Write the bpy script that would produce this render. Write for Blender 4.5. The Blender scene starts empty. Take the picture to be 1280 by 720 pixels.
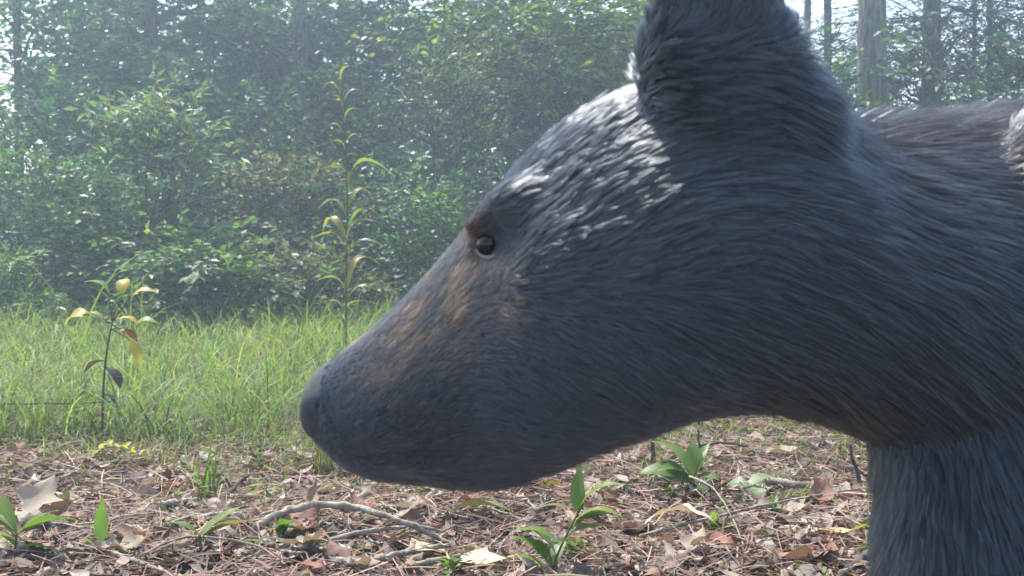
import bpy, bmesh, math, random
import numpy as np
from mathutils import Vector, Matrix, Quaternion
from mathutils.bvhtree import BVHTree
from mathutils.kdtree import KDTree

R = math.radians
rng = np.random.default_rng(7)
random.seed(7)
scene = bpy.context.scene
col = scene.collection

# ------------------------------------------------------------------ camera
CAM_H, F, PITCH = 0.60, 1372.0, math.atan(60 / 1372.0)
cam_data = bpy.data.cameras.new('trail_camera')
cam_data.sensor_width = 36.0
cam_data.lens = 36.0 * F / 1280.0
cam_data.clip_start = 0.02
cam_data.clip_end = 400.0
cam_data.dof.use_dof = True
cam_data.dof.focus_distance = 1.7
cam_data.dof.aperture_fstop = 15.0
cam = bpy.data.objects.new('trail_camera', cam_data)
col.objects.link(cam)
cam.location = (0, 0, CAM_H)
cam.rotation_euler = (math.pi / 2 - PITCH, 0, 0)
scene.camera = cam

# ------------------------------------------------------------------ sky, sun, exposure
SUN_AZ, SUN_EL = R(-34), R(59)          # azimuth from +Y towards +X, elevation
world = bpy.data.worlds.new('World')
scene.world = world
world.use_nodes = True
wn = world.node_tree.nodes
sky = wn.new('ShaderNodeTexSky')
sky.sky_type = 'NISHITA'
sky.sun_disc = False
sky.sun_elevation = SUN_EL
sky.sun_rotation = SUN_AZ
sky.air_density = 1.2
sky.dust_density = 2.0
wn['Background'].inputs['Strength'].default_value = 0.15
world.node_tree.links.new(sky.outputs[0], wn['Background'].inputs['Color'])

sun_data = bpy.data.lights.new('sun', 'SUN')
sun_data.energy = 3.6
sun_data.angle = R(0.5)
sun_data.color = (1.0, 0.95, 0.87)
sun = bpy.data.objects.new('sun', sun_data)
col.objects.link(sun)
sun_dir = Vector((math.sin(SUN_AZ) * math.cos(SUN_EL), math.cos(SUN_AZ) * math.cos(SUN_EL), math.sin(SUN_EL)))
sun.rotation_euler = sun_dir.to_track_quat('Z', 'Y').to_euler()
sun.location = sun_dir * 30

scene.view_settings.view_transform = 'Standard'
scene.view_settings.look = 'None'
scene.view_settings.exposure = 1.5
scene.view_settings.gamma = 1.0
scene.render.engine = 'CYCLES'
scene.cycles.use_denoising = True
scene.cycles.max_bounces = 8
scene.cycles.diffuse_bounces = 3
scene.cycles.glossy_bounces = 2
scene.cycles.transmission_bounces = 4
scene.cycles.volume_bounces = 1
scene.cycles.caustics_reflective = False
scene.cycles.caustics_refractive = False
scene.cycles.sample_clamp_indirect = 4.0


# ------------------------------------------------------------------ helpers
def P(px, py, Y):
    """the point at depth Y that the photograph shows at pixel (px, py): used for measuring only"""
    a, b = (px - 640) / F, (360 - py) / F
    d = np.array([a, math.cos(PITCH) + b * math.sin(PITCH), -math.sin(PITCH) + b * math.cos(PITCH)])
    k = Y / d[1]
    return np.array([d[0] * k, Y, CAM_H + d[2] * k])


def gz(x, y):
    return (0.018 * np.sin(1.7 * x + 0.8) * np.cos(1.3 * y) + 0.012 * np.sin(4.1 * x + 2.3 * y)
            + 0.008 * np.sin(7.7 * y - 5.1 * x + 1.0))


def G(px, py, h=0.0):
    a, b = (px - 640) / F, (360 - py) / F
    d = np.array([a, math.cos(PITCH) + b * math.sin(PITCH), -math.sin(PITCH) + b * math.cos(PITCH)])
    k = (h - CAM_H) / d[2]
    x, y = d[0] * k, d[1] * k
    return np.array([x, y, float(gz(x, y)) + h])


def nrm(v):
    v = np.asarray(v, float)
    return v / np.maximum(np.linalg.norm(v, axis=-1, keepdims=True), 1e-9)


class MB:
    """collects vertices, faces (padded arrays grouped by size) and point colours"""
    def __init__(self):
        self.v, self.f, self.c, self.n = [], [], [], 0

    def add(self, v, f, c=None):
        v = np.asarray(v, float).reshape(-1, 3)
        f = np.asarray(f, int)
        self.v.append(v)
        self.f.append(f + self.n)
        if c is None:
            c = (0.5, 0.5, 0.5)
        c = np.asarray(c, float)
        if c.ndim == 1:
            c = np.tile(c, (len(v), 1))
        self.c.append(c)
        self.n += len(v)

    def mesh(self, name, mat, smooth=True):
        me = bpy.data.meshes.new(name)
        v = np.concatenate(self.v)
        me.vertices.add(len(v))
        me.vertices.foreach_set('co', v.ravel())
        li = np.concatenate([f.ravel() for f in self.f])
        sz = np.concatenate([np.full(len(f), f.shape[1]) for f in self.f])
        me.loops.add(len(li))
        me.loops.foreach_set('vertex_index', li.astype(np.int32))
        me.polygons.add(len(sz))
        st = np.concatenate([[0], np.cumsum(sz)[:-1]])
        me.polygons.foreach_set('loop_start', st.astype(np.int32))
        me.polygons.foreach_set('use_smooth', np.full(len(sz), smooth))
        me.update(calc_edges=True)
        c = np.concatenate(self.c)
        at = me.attributes.new('Col', 'FLOAT_COLOR', 'POINT')
        at.data.foreach_set('color', np.concatenate([c, np.ones((len(c), 1))], 1).ravel())
        me.materials.append(mat)
        return me

    def obj(self, name, mat, parent=None, smooth=True, loc=None):
        return link(name, self.mesh(name, mat, smooth), parent, loc)


def link(name, data, parent=None, loc=None):
    o = bpy.data.objects.new(name, data)
    col.objects.link(o)
    if parent is not None:
        o.parent = parent
        if loc is None:      # data is in world space: undo the parent's offset
            o.location = -Vector(parent.location)
    if loc is not None:
        o.location = loc
    return o


def tag(o, label=None, cat=None, group=None, kind=None):
    if label: o['label'] = label
    if cat: o['category'] = cat
    if group: o['group'] = group
    if kind: o['kind'] = kind
    return o


def empty(name, loc, label, cat, group=None):
    o = bpy.data.objects.new(name, None)
    col.objects.link(o)
    o.location = tuple(loc)
    o.empty_display_size = 0.1
    return tag(o, label, cat, group)


def tube(mb, pts, rad, sides=6, c=(0.2, 0.15, 0.1), cap=True, lump=0.0):
    pts = np.asarray(pts, float)
    n = len(pts)
    rad = np.broadcast_to(np.asarray(rad, float), (n,))
    t = nrm(np.gradient(pts, axis=0))
    ref = np.array([0, 0, 1.0]) if abs(t[n // 2][2]) < 0.8 else np.array([1.0, 0, 0])
    u = nrm(np.cross(t, ref))
    w = np.cross(t, u)
    a = np.linspace(0, 2 * np.pi, sides, endpoint=False)
    rr = rad[:, None] * (1 + lump * rng.standard_normal((n, sides)))
    v = pts[:, None] + rr[..., None] * (np.cos(a)[None, :, None] * u[:, None] + np.sin(a)[None, :, None] * w[:, None])
    i, j = np.meshgrid(np.arange(n - 1), np.arange(sides), indexing='ij')
    k = (j + 1) % sides
    f = np.stack([i * sides + j, i * sides + k, (i + 1) * sides + k, (i + 1) * sides + j], -1).reshape(-1, 4)
    base = mb.n
    mb.add(v.reshape(-1, 3), f, c)
    if cap:
        cc = mb.c[-1][0]
        for e in (0, n - 1):
            idx = np.arange(sides) + e * sides
            if e == 0: idx = idx[::-1]
            mb.f.append((idx + base)[None, :])


def leaves(mb, p, d, nn, L, W, c, fold=0.25, droop=0.2):
    """many folded diamond leaves: 5 points, 4 triangles each"""
    p, d, nn = np.asarray(p), nrm(d), np.asarray(nn)
    n = len(p)
    s = nrm(np.cross(nn, d))
    u = np.cross(d, s)
    L, W = np.broadcast_to(L, n)[:, None], np.broadcast_to(W, n)[:, None]
    base = p
    mid = p + d * L * 0.48 - u * W * fold
    le = p + d * L * 0.44 + s * W * 0.5
    ri = p + d * L * 0.44 - s * W * 0.5
    tip = p + d * L * 0.97 - u * L * droop
    v = np.stack([base, le, ri, mid, tip], 1).reshape(-1, 3)
    q = np.array([[0, 3, 1], [0, 2, 3], [1, 3, 4], [3, 2, 4]])
    f = (np.arange(n)[:, None, None] * 5 + q[None]).reshape(-1, 3)
    c = np.broadcast_to(np.asarray(c, float), (n, 3))
    mb.add(v, f, np.repeat(c, 5, 0))


def jit(c, n, dv=0.25, dh=0.12):
    c = np.asarray(c, float)[None] * (1 + dv * rng.standard_normal((n, 1))).clip(0.4, 1.8)
    return (c * (1 + dh * rng.standard_normal((n, 3)))).clip(0.005, 0.9)


# ------------------------------------------------------------------ materials
def mat_new(name):
    m = bpy.data.materials.new(name)
    m.use_nodes = True
    nt = m.node_tree
    return m, nt, nt.nodes['Principled BSDF'], nt.nodes['Material Output']


def leaf_mat(name, transl=0.45, rough=0.42, spec=0.5, tint=(1.25, 1.35, 0.6)):
    m, nt, b, out = mat_new(name)
    at = nt.nodes.new('ShaderNodeAttribute'); at.attribute_name = 'Col'
    nz = nt.nodes.new('ShaderNodeTexNoise'); nz.inputs['Scale'].default_value = 60
    mx = nt.nodes.new('ShaderNodeMixRGB'); mx.blend_type = 'MULTIPLY'; mx.inputs[0].default_value = 0.5
    rp = nt.nodes.new('ShaderNodeMapRange')
    rp.inputs[1].default_value, rp.inputs[2].default_value = 0.3, 0.7
    rp.inputs[3].default_value, rp.inputs[4].default_value = 0.45, 1.35
    nt.links.new(nz.outputs['Fac'], rp.inputs[0])
    nt.links.new(at.outputs['Color'], mx.inputs[1])
    nt.links.new(rp.outputs[0], mx.inputs[2])
    nt.links.new(mx.outputs[0], b.inputs['Base Color'])
    b.inputs['Roughness'].default_value = rough
    b.inputs['Specular IOR Level'].default_value = spec
    if transl > 0:
        tr = nt.nodes.new('ShaderNodeBsdfTranslucent')
        tm = nt.nodes.new('ShaderNodeMixRGB'); tm.blend_type = 'MULTIPLY'; tm.inputs[0].default_value = 1
        tm.inputs[2].default_value = (*tint, 1)
        nt.links.new(mx.outputs[0], tm.inputs[1])
        nt.links.new(tm.outputs[0], tr.inputs['Color'])
        ms = nt.nodes.new('ShaderNodeMixShader'); ms.inputs[0].default_value = transl
        nt.links.new(b.outputs[0], ms.inputs[1]); nt.links.new(tr.outputs[0], ms.inputs[2])
        nt.links.new(ms.outputs[0], out.inputs['Surface'])
    return m


def wood_mat(name, c1, c2, scale=(30, 30, 4), bump=0.6, rough=0.85):
    m, nt, b, out = mat_new(name)
    tc = nt.nodes.new('ShaderNodeTexCoord')
    mp = nt.nodes.new('ShaderNodeMapping'); mp.inputs['Scale'].default_value = scale
    nz = nt.nodes.new('ShaderNodeTexNoise'); nz.inputs['Scale'].default_value = 1.0
    nz.inputs['Detail'].default_value = 6; nz.inputs['Roughness'].default_value = 0.65
    cr = nt.nodes.new('ShaderNodeValToRGB')
    cr.color_ramp.elements[0].position = 0.35; cr.color_ramp.elements[0].color = (*c1, 1)
    cr.color_ramp.elements[1].position = 0.68; cr.color_ramp.elements[1].color = (*c2, 1)
    bp = nt.nodes.new('ShaderNodeBump'); bp.inputs['Strength'].default_value = bump; bp.inputs['Distance'].default_value = 0.02
    nt.links.new(tc.outputs['Object'], mp.inputs[0]); nt.links.new(mp.outputs[0], nz.inputs['Vector'])
    nt.links.new(nz.outputs['Fac'], cr.inputs[0]); nt.links.new(cr.outputs[0], b.inputs['Base Color'])
    nt.links.new(nz.outputs['Fac'], bp.inputs['Height']); nt.links.new(bp.outputs[0], b.inputs['Normal'])
    b.inputs['Roughness'].default_value = rough
    b.inputs['Specular IOR Level'].default_value = 0.25
    return m


M_LEAF = leaf_mat('green_leaf', 0.45, 0.47, 0.36)
M_GRASS = leaf_mat('grass_blade', 0.5, 0.5, 0.25, (1.25, 1.3, 0.55))
M_DEAD = leaf_mat('dead_leaf', 0.22, 0.65, 0.25, (1.2, 1.0, 0.7))
M_BARK = wood_mat('bark', (0.035, 0.03, 0.026), (0.16, 0.14, 0.12), (38, 38, 5), 0.9)
M_BARKP = wood_mat('pale_bark', (0.06, 0.055, 0.048), (0.25, 0.235, 0.20), (30, 30, 6), 0.9)
M_STEM = wood_mat('shrub_stem', (0.05, 0.035, 0.025), (0.13, 0.10, 0.07), (60, 60, 12), 0.4)
M_STICK = wood_mat('weathered_stick', (0.16, 0.13, 0.10), (0.42, 0.37, 0.30), (50, 50, 50), 0.7)
M_TWIG = leaf_mat('litter_twig', 0.0, 0.7, 0.3)


def ground_mat():
    m, nt, b, out = mat_new('forest_floor')
    tc = nt.nodes.new('ShaderNodeTexCoord')
    n1 = nt.nodes.new('ShaderNodeTexNoise'); n1.inputs['Scale'].default_value = 28; n1.inputs['Detail'].default_value = 8
    n1.inputs['Roughness'].default_value = 0.7
    n2 = nt.nodes.new('ShaderNodeTexNoise'); n2.inputs['Scale'].default_value = 3.0; n2.inputs['Detail'].default_value = 4
    cr = nt.nodes.new('ShaderNodeValToRGB')
    e = cr.color_ramp.elements
    e[0].position = 0.3; e[0].color = (0.035, 0.024, 0.018, 1)
    e[1].position = 0.75; e[1].color = (0.24, 0.17, 0.13, 1)
    k = e.new(0.52); k.color = (0.11, 0.075, 0.055, 1)
    mx = nt.nodes.new('ShaderNodeMixRGB'); mx.blend_type = 'MIX'
    mx.inputs[2].default_value = (0.06, 0.07, 0.03, 1)
    rp = nt.nodes.new('ShaderNodeMapRange'); rp.inputs[1].default_value, rp.inputs[2].default_value = 0.5, 0.7
    rp.inputs[4].default_value = 0.6
    bp = nt.nodes.new('ShaderNodeBump'); bp.inputs['Strength'].default_value = 0.9; bp.inputs['Distance'].default_value = 0.02
    for n in (n1, n2): nt.links.new(tc.outputs['Object'], n.inputs['Vector'])
    nt.links.new(n1.outputs['Fac'], cr.inputs[0]); nt.links.new(cr.outputs[0], mx.inputs[1])
    nt.links.new(n2.outputs['Fac'], rp.inputs[0]); nt.links.new(rp.outputs[0], mx.inputs[0])
    nt.links.new(mx.outputs[0], b.inputs['Base Color'])
    nt.links.new(n1.outputs['Fac'], bp.inputs['Height']); nt.links.new(bp.outputs[0], b.inputs['Normal'])
    b.inputs['Roughness'].default_value = 0.9; b.inputs['Specular IOR Level'].default_value = 0.2
    return m


# ------------------------------------------------------------------ ground
def build_ground():
    mb = MB()
    xs = np.concatenate([np.linspace(-80, -5, 16), np.linspace(-4.8, 4.8, 140), np.linspace(5, 80, 16)])
    ys = np.concatenate([np.linspace(-30, 0.5, 10), np.linspace(0.7, 9, 140), np.linspace(9.5, 140, 24)])
    X, Y = np.meshgrid(xs, ys, indexing='ij')
    Z = gz(X, Y) + 0.006 * rng.standard_normal(X.shape) * (np.abs(X) < 4.9)
    n, m = X.shape
    i, j = np.meshgrid(np.arange(n - 1), np.arange(m - 1), indexing='ij')
    f = np.stack([i * m + j, (i + 1) * m + j, (i + 1) * m + j + 1, i * m + j + 1], -1).reshape(-1, 4)
    mb.add(np.stack([X, Y, Z], -1).reshape(-1, 3), f)
    tag(mb.obj('ground', ground_mat()), kind='structure')


build_ground()


# ------------------------------------------------------------------ woody plants
def spray(mb, tw, o, d, Ls, m, L, W, c, style='alt', sag=0.25, up=0.75):
    """leafy twigs: o origins, d directions; m leaves on each of length Ls"""
    n = len(o)
    d = nrm(d)
    upv = np.array([0, 0, 1.0])
    side = nrm(np.cross(d, upv) + 0.001)
    tt = (np.arange(m) + 0.6) / m
    t = tt[None, :, None]
    LsA = np.broadcast_to(Ls, n)[:, None, None]
    pos = o[:, None] + d[:, None] * LsA * t - upv * LsA * sag * t ** 2
    pos = pos + rng.standard_normal(pos.shape) * 0.04 * LsA
    sg = np.where(np.arange(m) % 2 == 0, 1.0, -1.0)[None, :, None]
    ld = d[:, None] * (0.55 + 0.2 * t) + sg * side[:, None] * (0.85 - 0.4 * t) + rng.standard_normal(pos.shape) * 0.28
    ld[..., 2] -= 0.15
    ln = upv * up + rng.standard_normal(pos.shape) * 0.42 + 0.15 * d[:, None]
    k = n * m
    ln_ = np.broadcast_to(L, n)[:, None] * (0.7 + 0.6 * rng.random((n, m))) * (1.05 - 0.35 * np.abs(tt - 0.4))[None]
    cc = np.repeat(c, m, 0) if np.ndim(c) == 2 else np.asarray(c)
    cc = cc * (1 + 0.16 * rng.standard_normal((k, 1))).clip(0.5, 1.6)
    leaves(mb, pos.reshape(-1, 3), ld.reshape(-1, 3), ln.reshape(-1, 3), ln_.ravel(), ln_.ravel() * W, cc,
           fold=0.16, droop=0.18)
    if tw is not None:      # the twig itself, a thin three-sided rod
        a = o; b = o + d * LsA[:, 0] * 0.55 - upv * LsA[:, 0] * sag * 0.3; e = o + d * LsA[:, 0] - upv * LsA[:, 0] * sag
        r = 0.0035 * (LsA[:, 0] / 0.3)
        u = np.cross(side, d)
        ring = lambda q, s: np.stack([q + side * r * s, q - side * r * s * 0.5 + u * r * s * 0.87, q - side * r * s * 0.5 - u * r * s * 0.87], 1)
        v = np.concatenate([ring(a, 1), ring(b, 0.8), ring(e, 0.35)], 1).reshape(-1, 3)
        q = []
        for s in (0, 3):
            for j in range(3):
                q.append([s + j, s + (j + 1) % 3, s + 3 + (j + 1) % 3, s + 3 + j])
        f = (np.arange(n)[:, None, None] * 9 + np.array(q)[None]).reshape(-1, 4)
        tw.add(v, f, (0.1, 0.08, 0.06))


def bent(a, b, n=6, wob=0.06, lift=0.0):
    a, b = np.asarray(a, float), np.asarray(b, float)
    t = np.linspace(0, 1, n)[:, None]
    L = np.linalg.norm(b - a)
    w = rng.standard_normal((n, 3)) * wob * L * (t * (1 - t) * 3)
    p = a + (b - a) * t + w
    p[:, 2] += lift * L * (t * (1 - t) * 4)[:, 0]
    return p


def shrub(label, px, Y, top, hw, colour, L=0.08, W=0.52, nclump=16, nspray=20, m=9, Ls=0.30, low=0.10,
          name='shrub', cat='shrub', up=0.75, sag=0.25, shape='round', group='shrubs along the wood edge'):
    base = P(px, 400, Y); base[2] = gz(base[0], Y)
    H = P(px, top, Y)[2] - base[2]
    hwm = hw / F * Y
    e = empty(name, base, label, cat, group)
    fol, wood, tw = MB(), MB(), MB()
    for _ in range(nclump):
        z = low + (1 - low) * rng.random() ** 0.8
        if shape == 'cone': r = 1.0 - 0.85 * z
        elif shape == 'vase': r = 0.45 + 0.55 * z if z < 0.8 else 1.0 - 2.5 * (z - 0.8)
        else: r = math.sqrt(max(0.06, 1 - (2.0 * z - 0.85) ** 2 * 0.75))
        a = rng.random() * 2 * np.pi
        rr = r * math.sqrt(rng.random()) * hwm
        c = base + np.array([rr * math.cos(a), rr * math.sin(a) * 0.8, z * H * 0.94])
        b0 = base + np.array([0.08 * rng.standard_normal() * hwm, 0.08 * rng.standard_normal() * hwm, 0])
        tube(wood, bent(b0, c, 6, 0.05, 0.05), np.linspace(0.006 + 0.006 * H, 0.003, 6), 5, cap=False)
        k = nspray
        o = c + rng.standard_normal((k, 3)) * np.array([0.30, 0.30, 0.17]) * min(hwm, 0.55)
        o[:, 2] = np.maximum(o[:, 2], base[2] + 0.05)
        out = o - (base + np.array([0, 0, 0.35 * H]))
        out[:, 2] = 0.35 * out[:, 2] + 0.12
        d = nrm(out) + rng.standard_normal((k, 3)) * np.array([0.5, 0.5, 0.25])
        cc = jit(np.asarray(colour) * (1.0 + 0.5 * rng.random()), k, 0.25, 0.10)
        spray(fol, tw, o, d, Ls * (0.7 + 0.6 * rng.random(k)), m, L, W, cc, sag=sag, up=up)
    fo = tag(fol.obj('foliage', M_LEAF, e), kind='stuff')
    wood.obj('stem', M_STEM, e)
    tag(tw.obj('twig', M_STEM, fo, loc=(0, 0, 0)), kind='stuff')
    return e


def tree(label, px, Y, wpx, colour, crown, H=8.0, L=0.10, W=0.55, nclump=12, nspray=20, m=10, Ls=0.42, bark=None,
         lean=0.0, name='tree', up=0.7, sag=0.3, group='trees of the wood edge', spread=0.42, tips=None):
    """crown: list of (px, py, half px width, half px height) lobes measured at depth Y, plus the high crown above"""
    base = P(px, 400, Y); base[2] = gz(base[0], Y) - 0.03
    r0 = wpx / F * Y / 2
    e = empty(name, base, label, 'tree', group)
    tr = MB()
    n = 26
    z = np.linspace(0, H, n)
    cx = base[0] + lean * z + 0.05 * np.sin(z * 0.9 + px) * (r0 / 0.1) * 0.5
    cy = Y + 0.04 * np.sin(z * 0.7 + px * 2)
    rad = r0 * (1.0 - 0.075 * z) * (1 + 0.55 * np.exp(-z / 0.18))
    tube(tr, np.stack([cx, cy, base[2] + z], 1), np.maximum(rad, 0.015), 14 if r0 > 0.08 else 8, lump=0.035)
    trunk = tr.obj('trunk', bark or M_BARK, e)
    fol, tw, lim = MB(), MB(), MB()
    cen = []
    lobes = [(P(a, b, Y + dy), hw / F * Y, hh / F * Y, k) for (a, b, hw, hh, dy, k) in crown]
    lobes.append((np.array([base[0] + lean * H * 0.7, Y, H * 0.68]), 1.5, 1.3, nclump))
    for c0, hw, hh, k in lobes:
        for _ in range(k):
            q = rng.standard_normal(3); q = q / np.linalg.norm(q) * rng.random() ** 0.4
            c = c0 + q * np.array([hw, min(hw, 1.2), hh])
            c[2] = max(c[2], 0.3)
            cen.append(c)
            zt = min(max(c[2] - 0.25 * abs(c[0] - base[0]), 0.4), H - 0.2)
            ii = int(zt / H * (n - 1))
            a = np.array([cx[ii], cy[ii], base[2] + z[ii]])
            tube(lim, bent(a, c, 6, 0.05, 0.08), np.linspace(min(0.03, r0 * 0.4), 0.004, 6), 5, cap=False)
            s = nspray
            o = c + rng.standard_normal((s, 3)) * np.array([1, 1, 0.55]) * spread
            out = o - a; out[:, 2] *= 0.3
            d = nrm(out) + rng.standard_normal((s, 3)) * np.array([0.5, 0.5, 0.2])
            cc = jit(np.asarray(colour) * (0.75 + 0.5 * rng.random()), s, 0.2, 0.10)
            spray(fol, tw, o, d, Ls * (0.7 + 0.6 * rng.random(s)), m, L, W, cc, sag=sag, up=up)
    cr = tag(fol.obj('crown', M_LEAF, e), kind='stuff')
    tag(lim.obj('limb', bark or M_BARK, trunk, loc=(0, 0, 0)), kind='stuff')
    tag(tw.obj('twig', M_STEM, cr, loc=(0, 0, 0)), kind='stuff')
    return e


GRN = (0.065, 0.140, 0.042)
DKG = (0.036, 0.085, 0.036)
YLG = (0.170, 0.240, 0.045)
PAL = (0.110, 0.165, 0.080)
BLU = (0.065, 0.125, 0.070)
OLV = (0.110, 0.115, 0.048)

# trees: (label, px, depth, width px, colour, visible lobes (px, py, hw, hh, dy, clumps), ...)
tree('slim dark tree standing at the far end of the wood against bright sky', 25, 11.0, 13, GRN,
     [(60, 60, 70, 60, 0, 8), (130, 110, 60, 50, -0.3, 8), (10, 230, 60, 50, 0.3, 7)], H=7.5)
tree('dark tree trunk rising bare above the pale pointed shrub', 197, 12.0, 17, GRN,
     [(150, 20, 70, 50, 0.6, 8), (260, 30, 70, 45, 0.5, 9), (200, 130, 90, 50, 0.6, 11), (100, 150, 60, 40, 0.4, 6)], H=8.2)
tree('grey brown tree with wider trunk beside a leafy gap of sky', 380, 12.5, 21, DKG,
     [(320, 70, 60, 50, 0.6, 8), (430, 60, 70, 55, 0.4, 10), (360, 160, 80, 50, 0.5, 10)], H=8.4, bark=M_BARKP)
tree('thin far tree half hidden behind the leafy boughs', 430, 15.0, 13, GRN,
     [(450, 30, 90, 60, 0.3, 10), (500, 90, 80, 60, 0.3, 8)], H=9.0)
tree('sunny yellow green young tree behind the bear\'s forehead', 668, 9.8, 9, YLG,
     [(660, 40, 70, 50, 0, 13), (740, 50, 70, 55, 0, 13), (720, 110, 60, 40, 0.2, 8), (780, 40, 40, 40, 0.2, 5)], H=6.2, L=0.075, nclump=16)
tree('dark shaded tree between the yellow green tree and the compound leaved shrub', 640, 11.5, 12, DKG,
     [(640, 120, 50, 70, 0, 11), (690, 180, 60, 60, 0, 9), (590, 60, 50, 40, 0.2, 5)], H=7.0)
tree('tall thin tree with bluish leaves and gaps of white sky', 560, 14.0, 12, BLU,
     [(540, 70, 70, 50, 0, 9), (610, 60, 60, 60, 0, 8), (470, 110, 60, 50, 0, 6)], H=8.5)
tree('bushy tree filling the wood behind the two darker trunks', 290, 14.0, 12, GRN,
     [(290, 90, 70, 60, 0, 10), (240, 170, 70, 50, 0, 8), (330, 210, 70, 50, 0, 8), (330, 10, 40, 25, 0, 4)], H=8.5)
tree('broad leafy tree beside the slim dark tree', 105, 13.5, 12, GRN,
     [(110, 40, 60, 50, 0, 10), (80, 150, 60, 50, 0, 8), (150, 210, 60, 50, 0, 7)], H=8.0)
tree('thick pale barked pine with yellow green sprigs at its foot behind the bear\'s back', 1089, 10.0, 43, GRN,
     [(1125, 100, 14, 14, -0.35, 2)], H=10.0, bark=M_BARKP, nclump=18)
HEM = (0.030, 0.060, 0.035)
hem = dict(L=0.05, W=0.30, m=14, Ls=0.45, sag=0.45, up=0.9, name='conifer_tree')
tree('slender conifer with drooping sprays beside the pale barked pine', 1030, 13.0, 13, HEM,
     [(1040, 55, 22, 40, 0, 8), (1015, 100, 40, 20, 0, 10)], H=9.0, **hem)
tree('slender conifer close behind the bear\'s ear', 1003, 14.0, 12, HEM,
     [(1000, 60, 22, 40, 0, 5), (1030, 115, 40, 20, 0, 5)], H=9.0, **hem)
tree('dark straight conifer with stout trunk and hanging branches', 1155, 11.0, 27, HEM,
     [(1140, 60, 30, 50, 0, 12), (1190, 50, 40, 50, 0, 15), (1160, 120, 50, 25, 0, 12)], H=9.5, **hem)
tree('very thin dark conifer pole with sparse needles', 1212, 13.0, 7, HEM,
     [(1205, 70, 40, 50, 0, 12), (1230, 20, 40, 30, 0, 10)], H=8.0, **hem)
tree('thin leaning conifer at the edge of the pines', 1238, 12.0, 9, HEM,
     [(1260, 40, 40, 40, 0, 14), (1250, 110, 50, 30, 0, 12)], H=8.0, lean=-0.02, **hem)

# unseen tree added towards the sun to keep the bear's back in shade
over = tree('unseen tall leafy tree added to shade the back of the bear', 1440, 4.6, 90, GRN, [], H=7.5, nclump=6, group='unseen trees added for shade')


def shade_bough(e, c0, half, k):
    fol, tw, lim = MB(), MB(), MB()
    a = np.array(over.location) + np.array([0, 0, 4.6])
    tube(lim, bent(a, np.array(c0) + [-half[0] * 0.6, 0, 0], 10, 0.03, 0.05), np.linspace(0.06, 0.012, 10), 7, cap=False)
    q = rng.standard_normal((k, 3)); q = q / np.linalg.norm(q, axis=1, keepdims=True) * rng.random((k, 1)) ** 0.4
    o = np.asarray(c0) + q * np.asarray(half)
    d = rng.standard_normal((k, 3)) * np.array([1, 1, 0.25])
    spray(fol, tw, o, d, 0.4, 10, 0.11, 0.6, jit(GRN, k, 0.2, 0.1), sag=0.3)
    tag(fol.obj('shade_bough_leaf', M_LEAF, e), kind='stuff'); lim.obj('shade_bough', M_BARK, e); tag(tw.obj('shade_bough_twig', M_STEM, e), kind='stuff')


shade_bough(over, tuple(Vector((1.22, 0.9, 0.7)) + sun_dir * 5.6), (0.72, 0.60, 0.30), 300)

# shrubs
shrub('tall pale green shrub with pointed top and narrow hanging leaves', 205, 7.7, 140, 92, PAL, L=0.10, W=0.30, nclump=20, shape='cone', m=10)
shrub('mid green leafy shrub under the slim dark tree', 35, 7.5, 205, 90, GRN, nclump=17, L=0.065)
shrub('low light green bush with layered leaves at the edge of the grass', 262, 6.9, 328, 92, (0.08, 0.13, 0.04), nclump=16, nspray=14, L=0.075, Ls=0.26, low=0.25, up=1.3)
shrub('low pale dusty bush growing behind the tall weed', 392, 7.2, 335, 70, (0.11, 0.12, 0.06), nclump=13, L=0.055, Ls=0.22)
shrub('olive brown tinged shrub beside the dark hollow', 345, 8.3, 205, 80, OLV, nclump=15, L=0.06)
shrub('dense green shrub at the foot of the pale pointed one', 120, 8.2, 235, 80, GRN, nclump=16, L=0.065)
shrub('bushy shrub with small crowded leaves behind the tall weed', 480, 8.1, 215, 85, BLU, nclump=16, L=0.05, m=14)
shrub('tall bluish shrub with long feathery compound leaves', 555, 8.7, 80, 85, (0.085, 0.13, 0.085), L=0.05, W=0.34, nclump=18, nspray=17, m=18, Ls=0.42, sag=0.35, shape='vase')
shrub('dark green shrub just above the bear\'s muzzle', 570, 7.6, 275, 70, GRN, nclump=12, L=0.055)
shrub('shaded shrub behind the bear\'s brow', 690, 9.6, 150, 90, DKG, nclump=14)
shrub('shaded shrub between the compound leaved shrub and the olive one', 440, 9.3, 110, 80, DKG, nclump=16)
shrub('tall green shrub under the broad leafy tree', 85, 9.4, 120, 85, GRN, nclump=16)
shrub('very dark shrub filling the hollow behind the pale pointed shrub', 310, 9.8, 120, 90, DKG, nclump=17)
shrub('bright green low plant clump with upright leaves by the grass', 8, 6.6, 330, 40, (0.085, 0.15, 0.04), nclump=8, L=0.07, W=0.35, Ls=0.2)
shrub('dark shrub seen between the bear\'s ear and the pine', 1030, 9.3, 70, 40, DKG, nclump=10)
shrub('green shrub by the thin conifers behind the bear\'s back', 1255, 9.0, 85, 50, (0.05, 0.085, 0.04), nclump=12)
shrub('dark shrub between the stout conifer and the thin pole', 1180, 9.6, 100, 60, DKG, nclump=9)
shrub('leafy shrub hidden mostly by the bear\'s neck', 900, 9.2, 110, 110, GRN, nclump=12)


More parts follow.
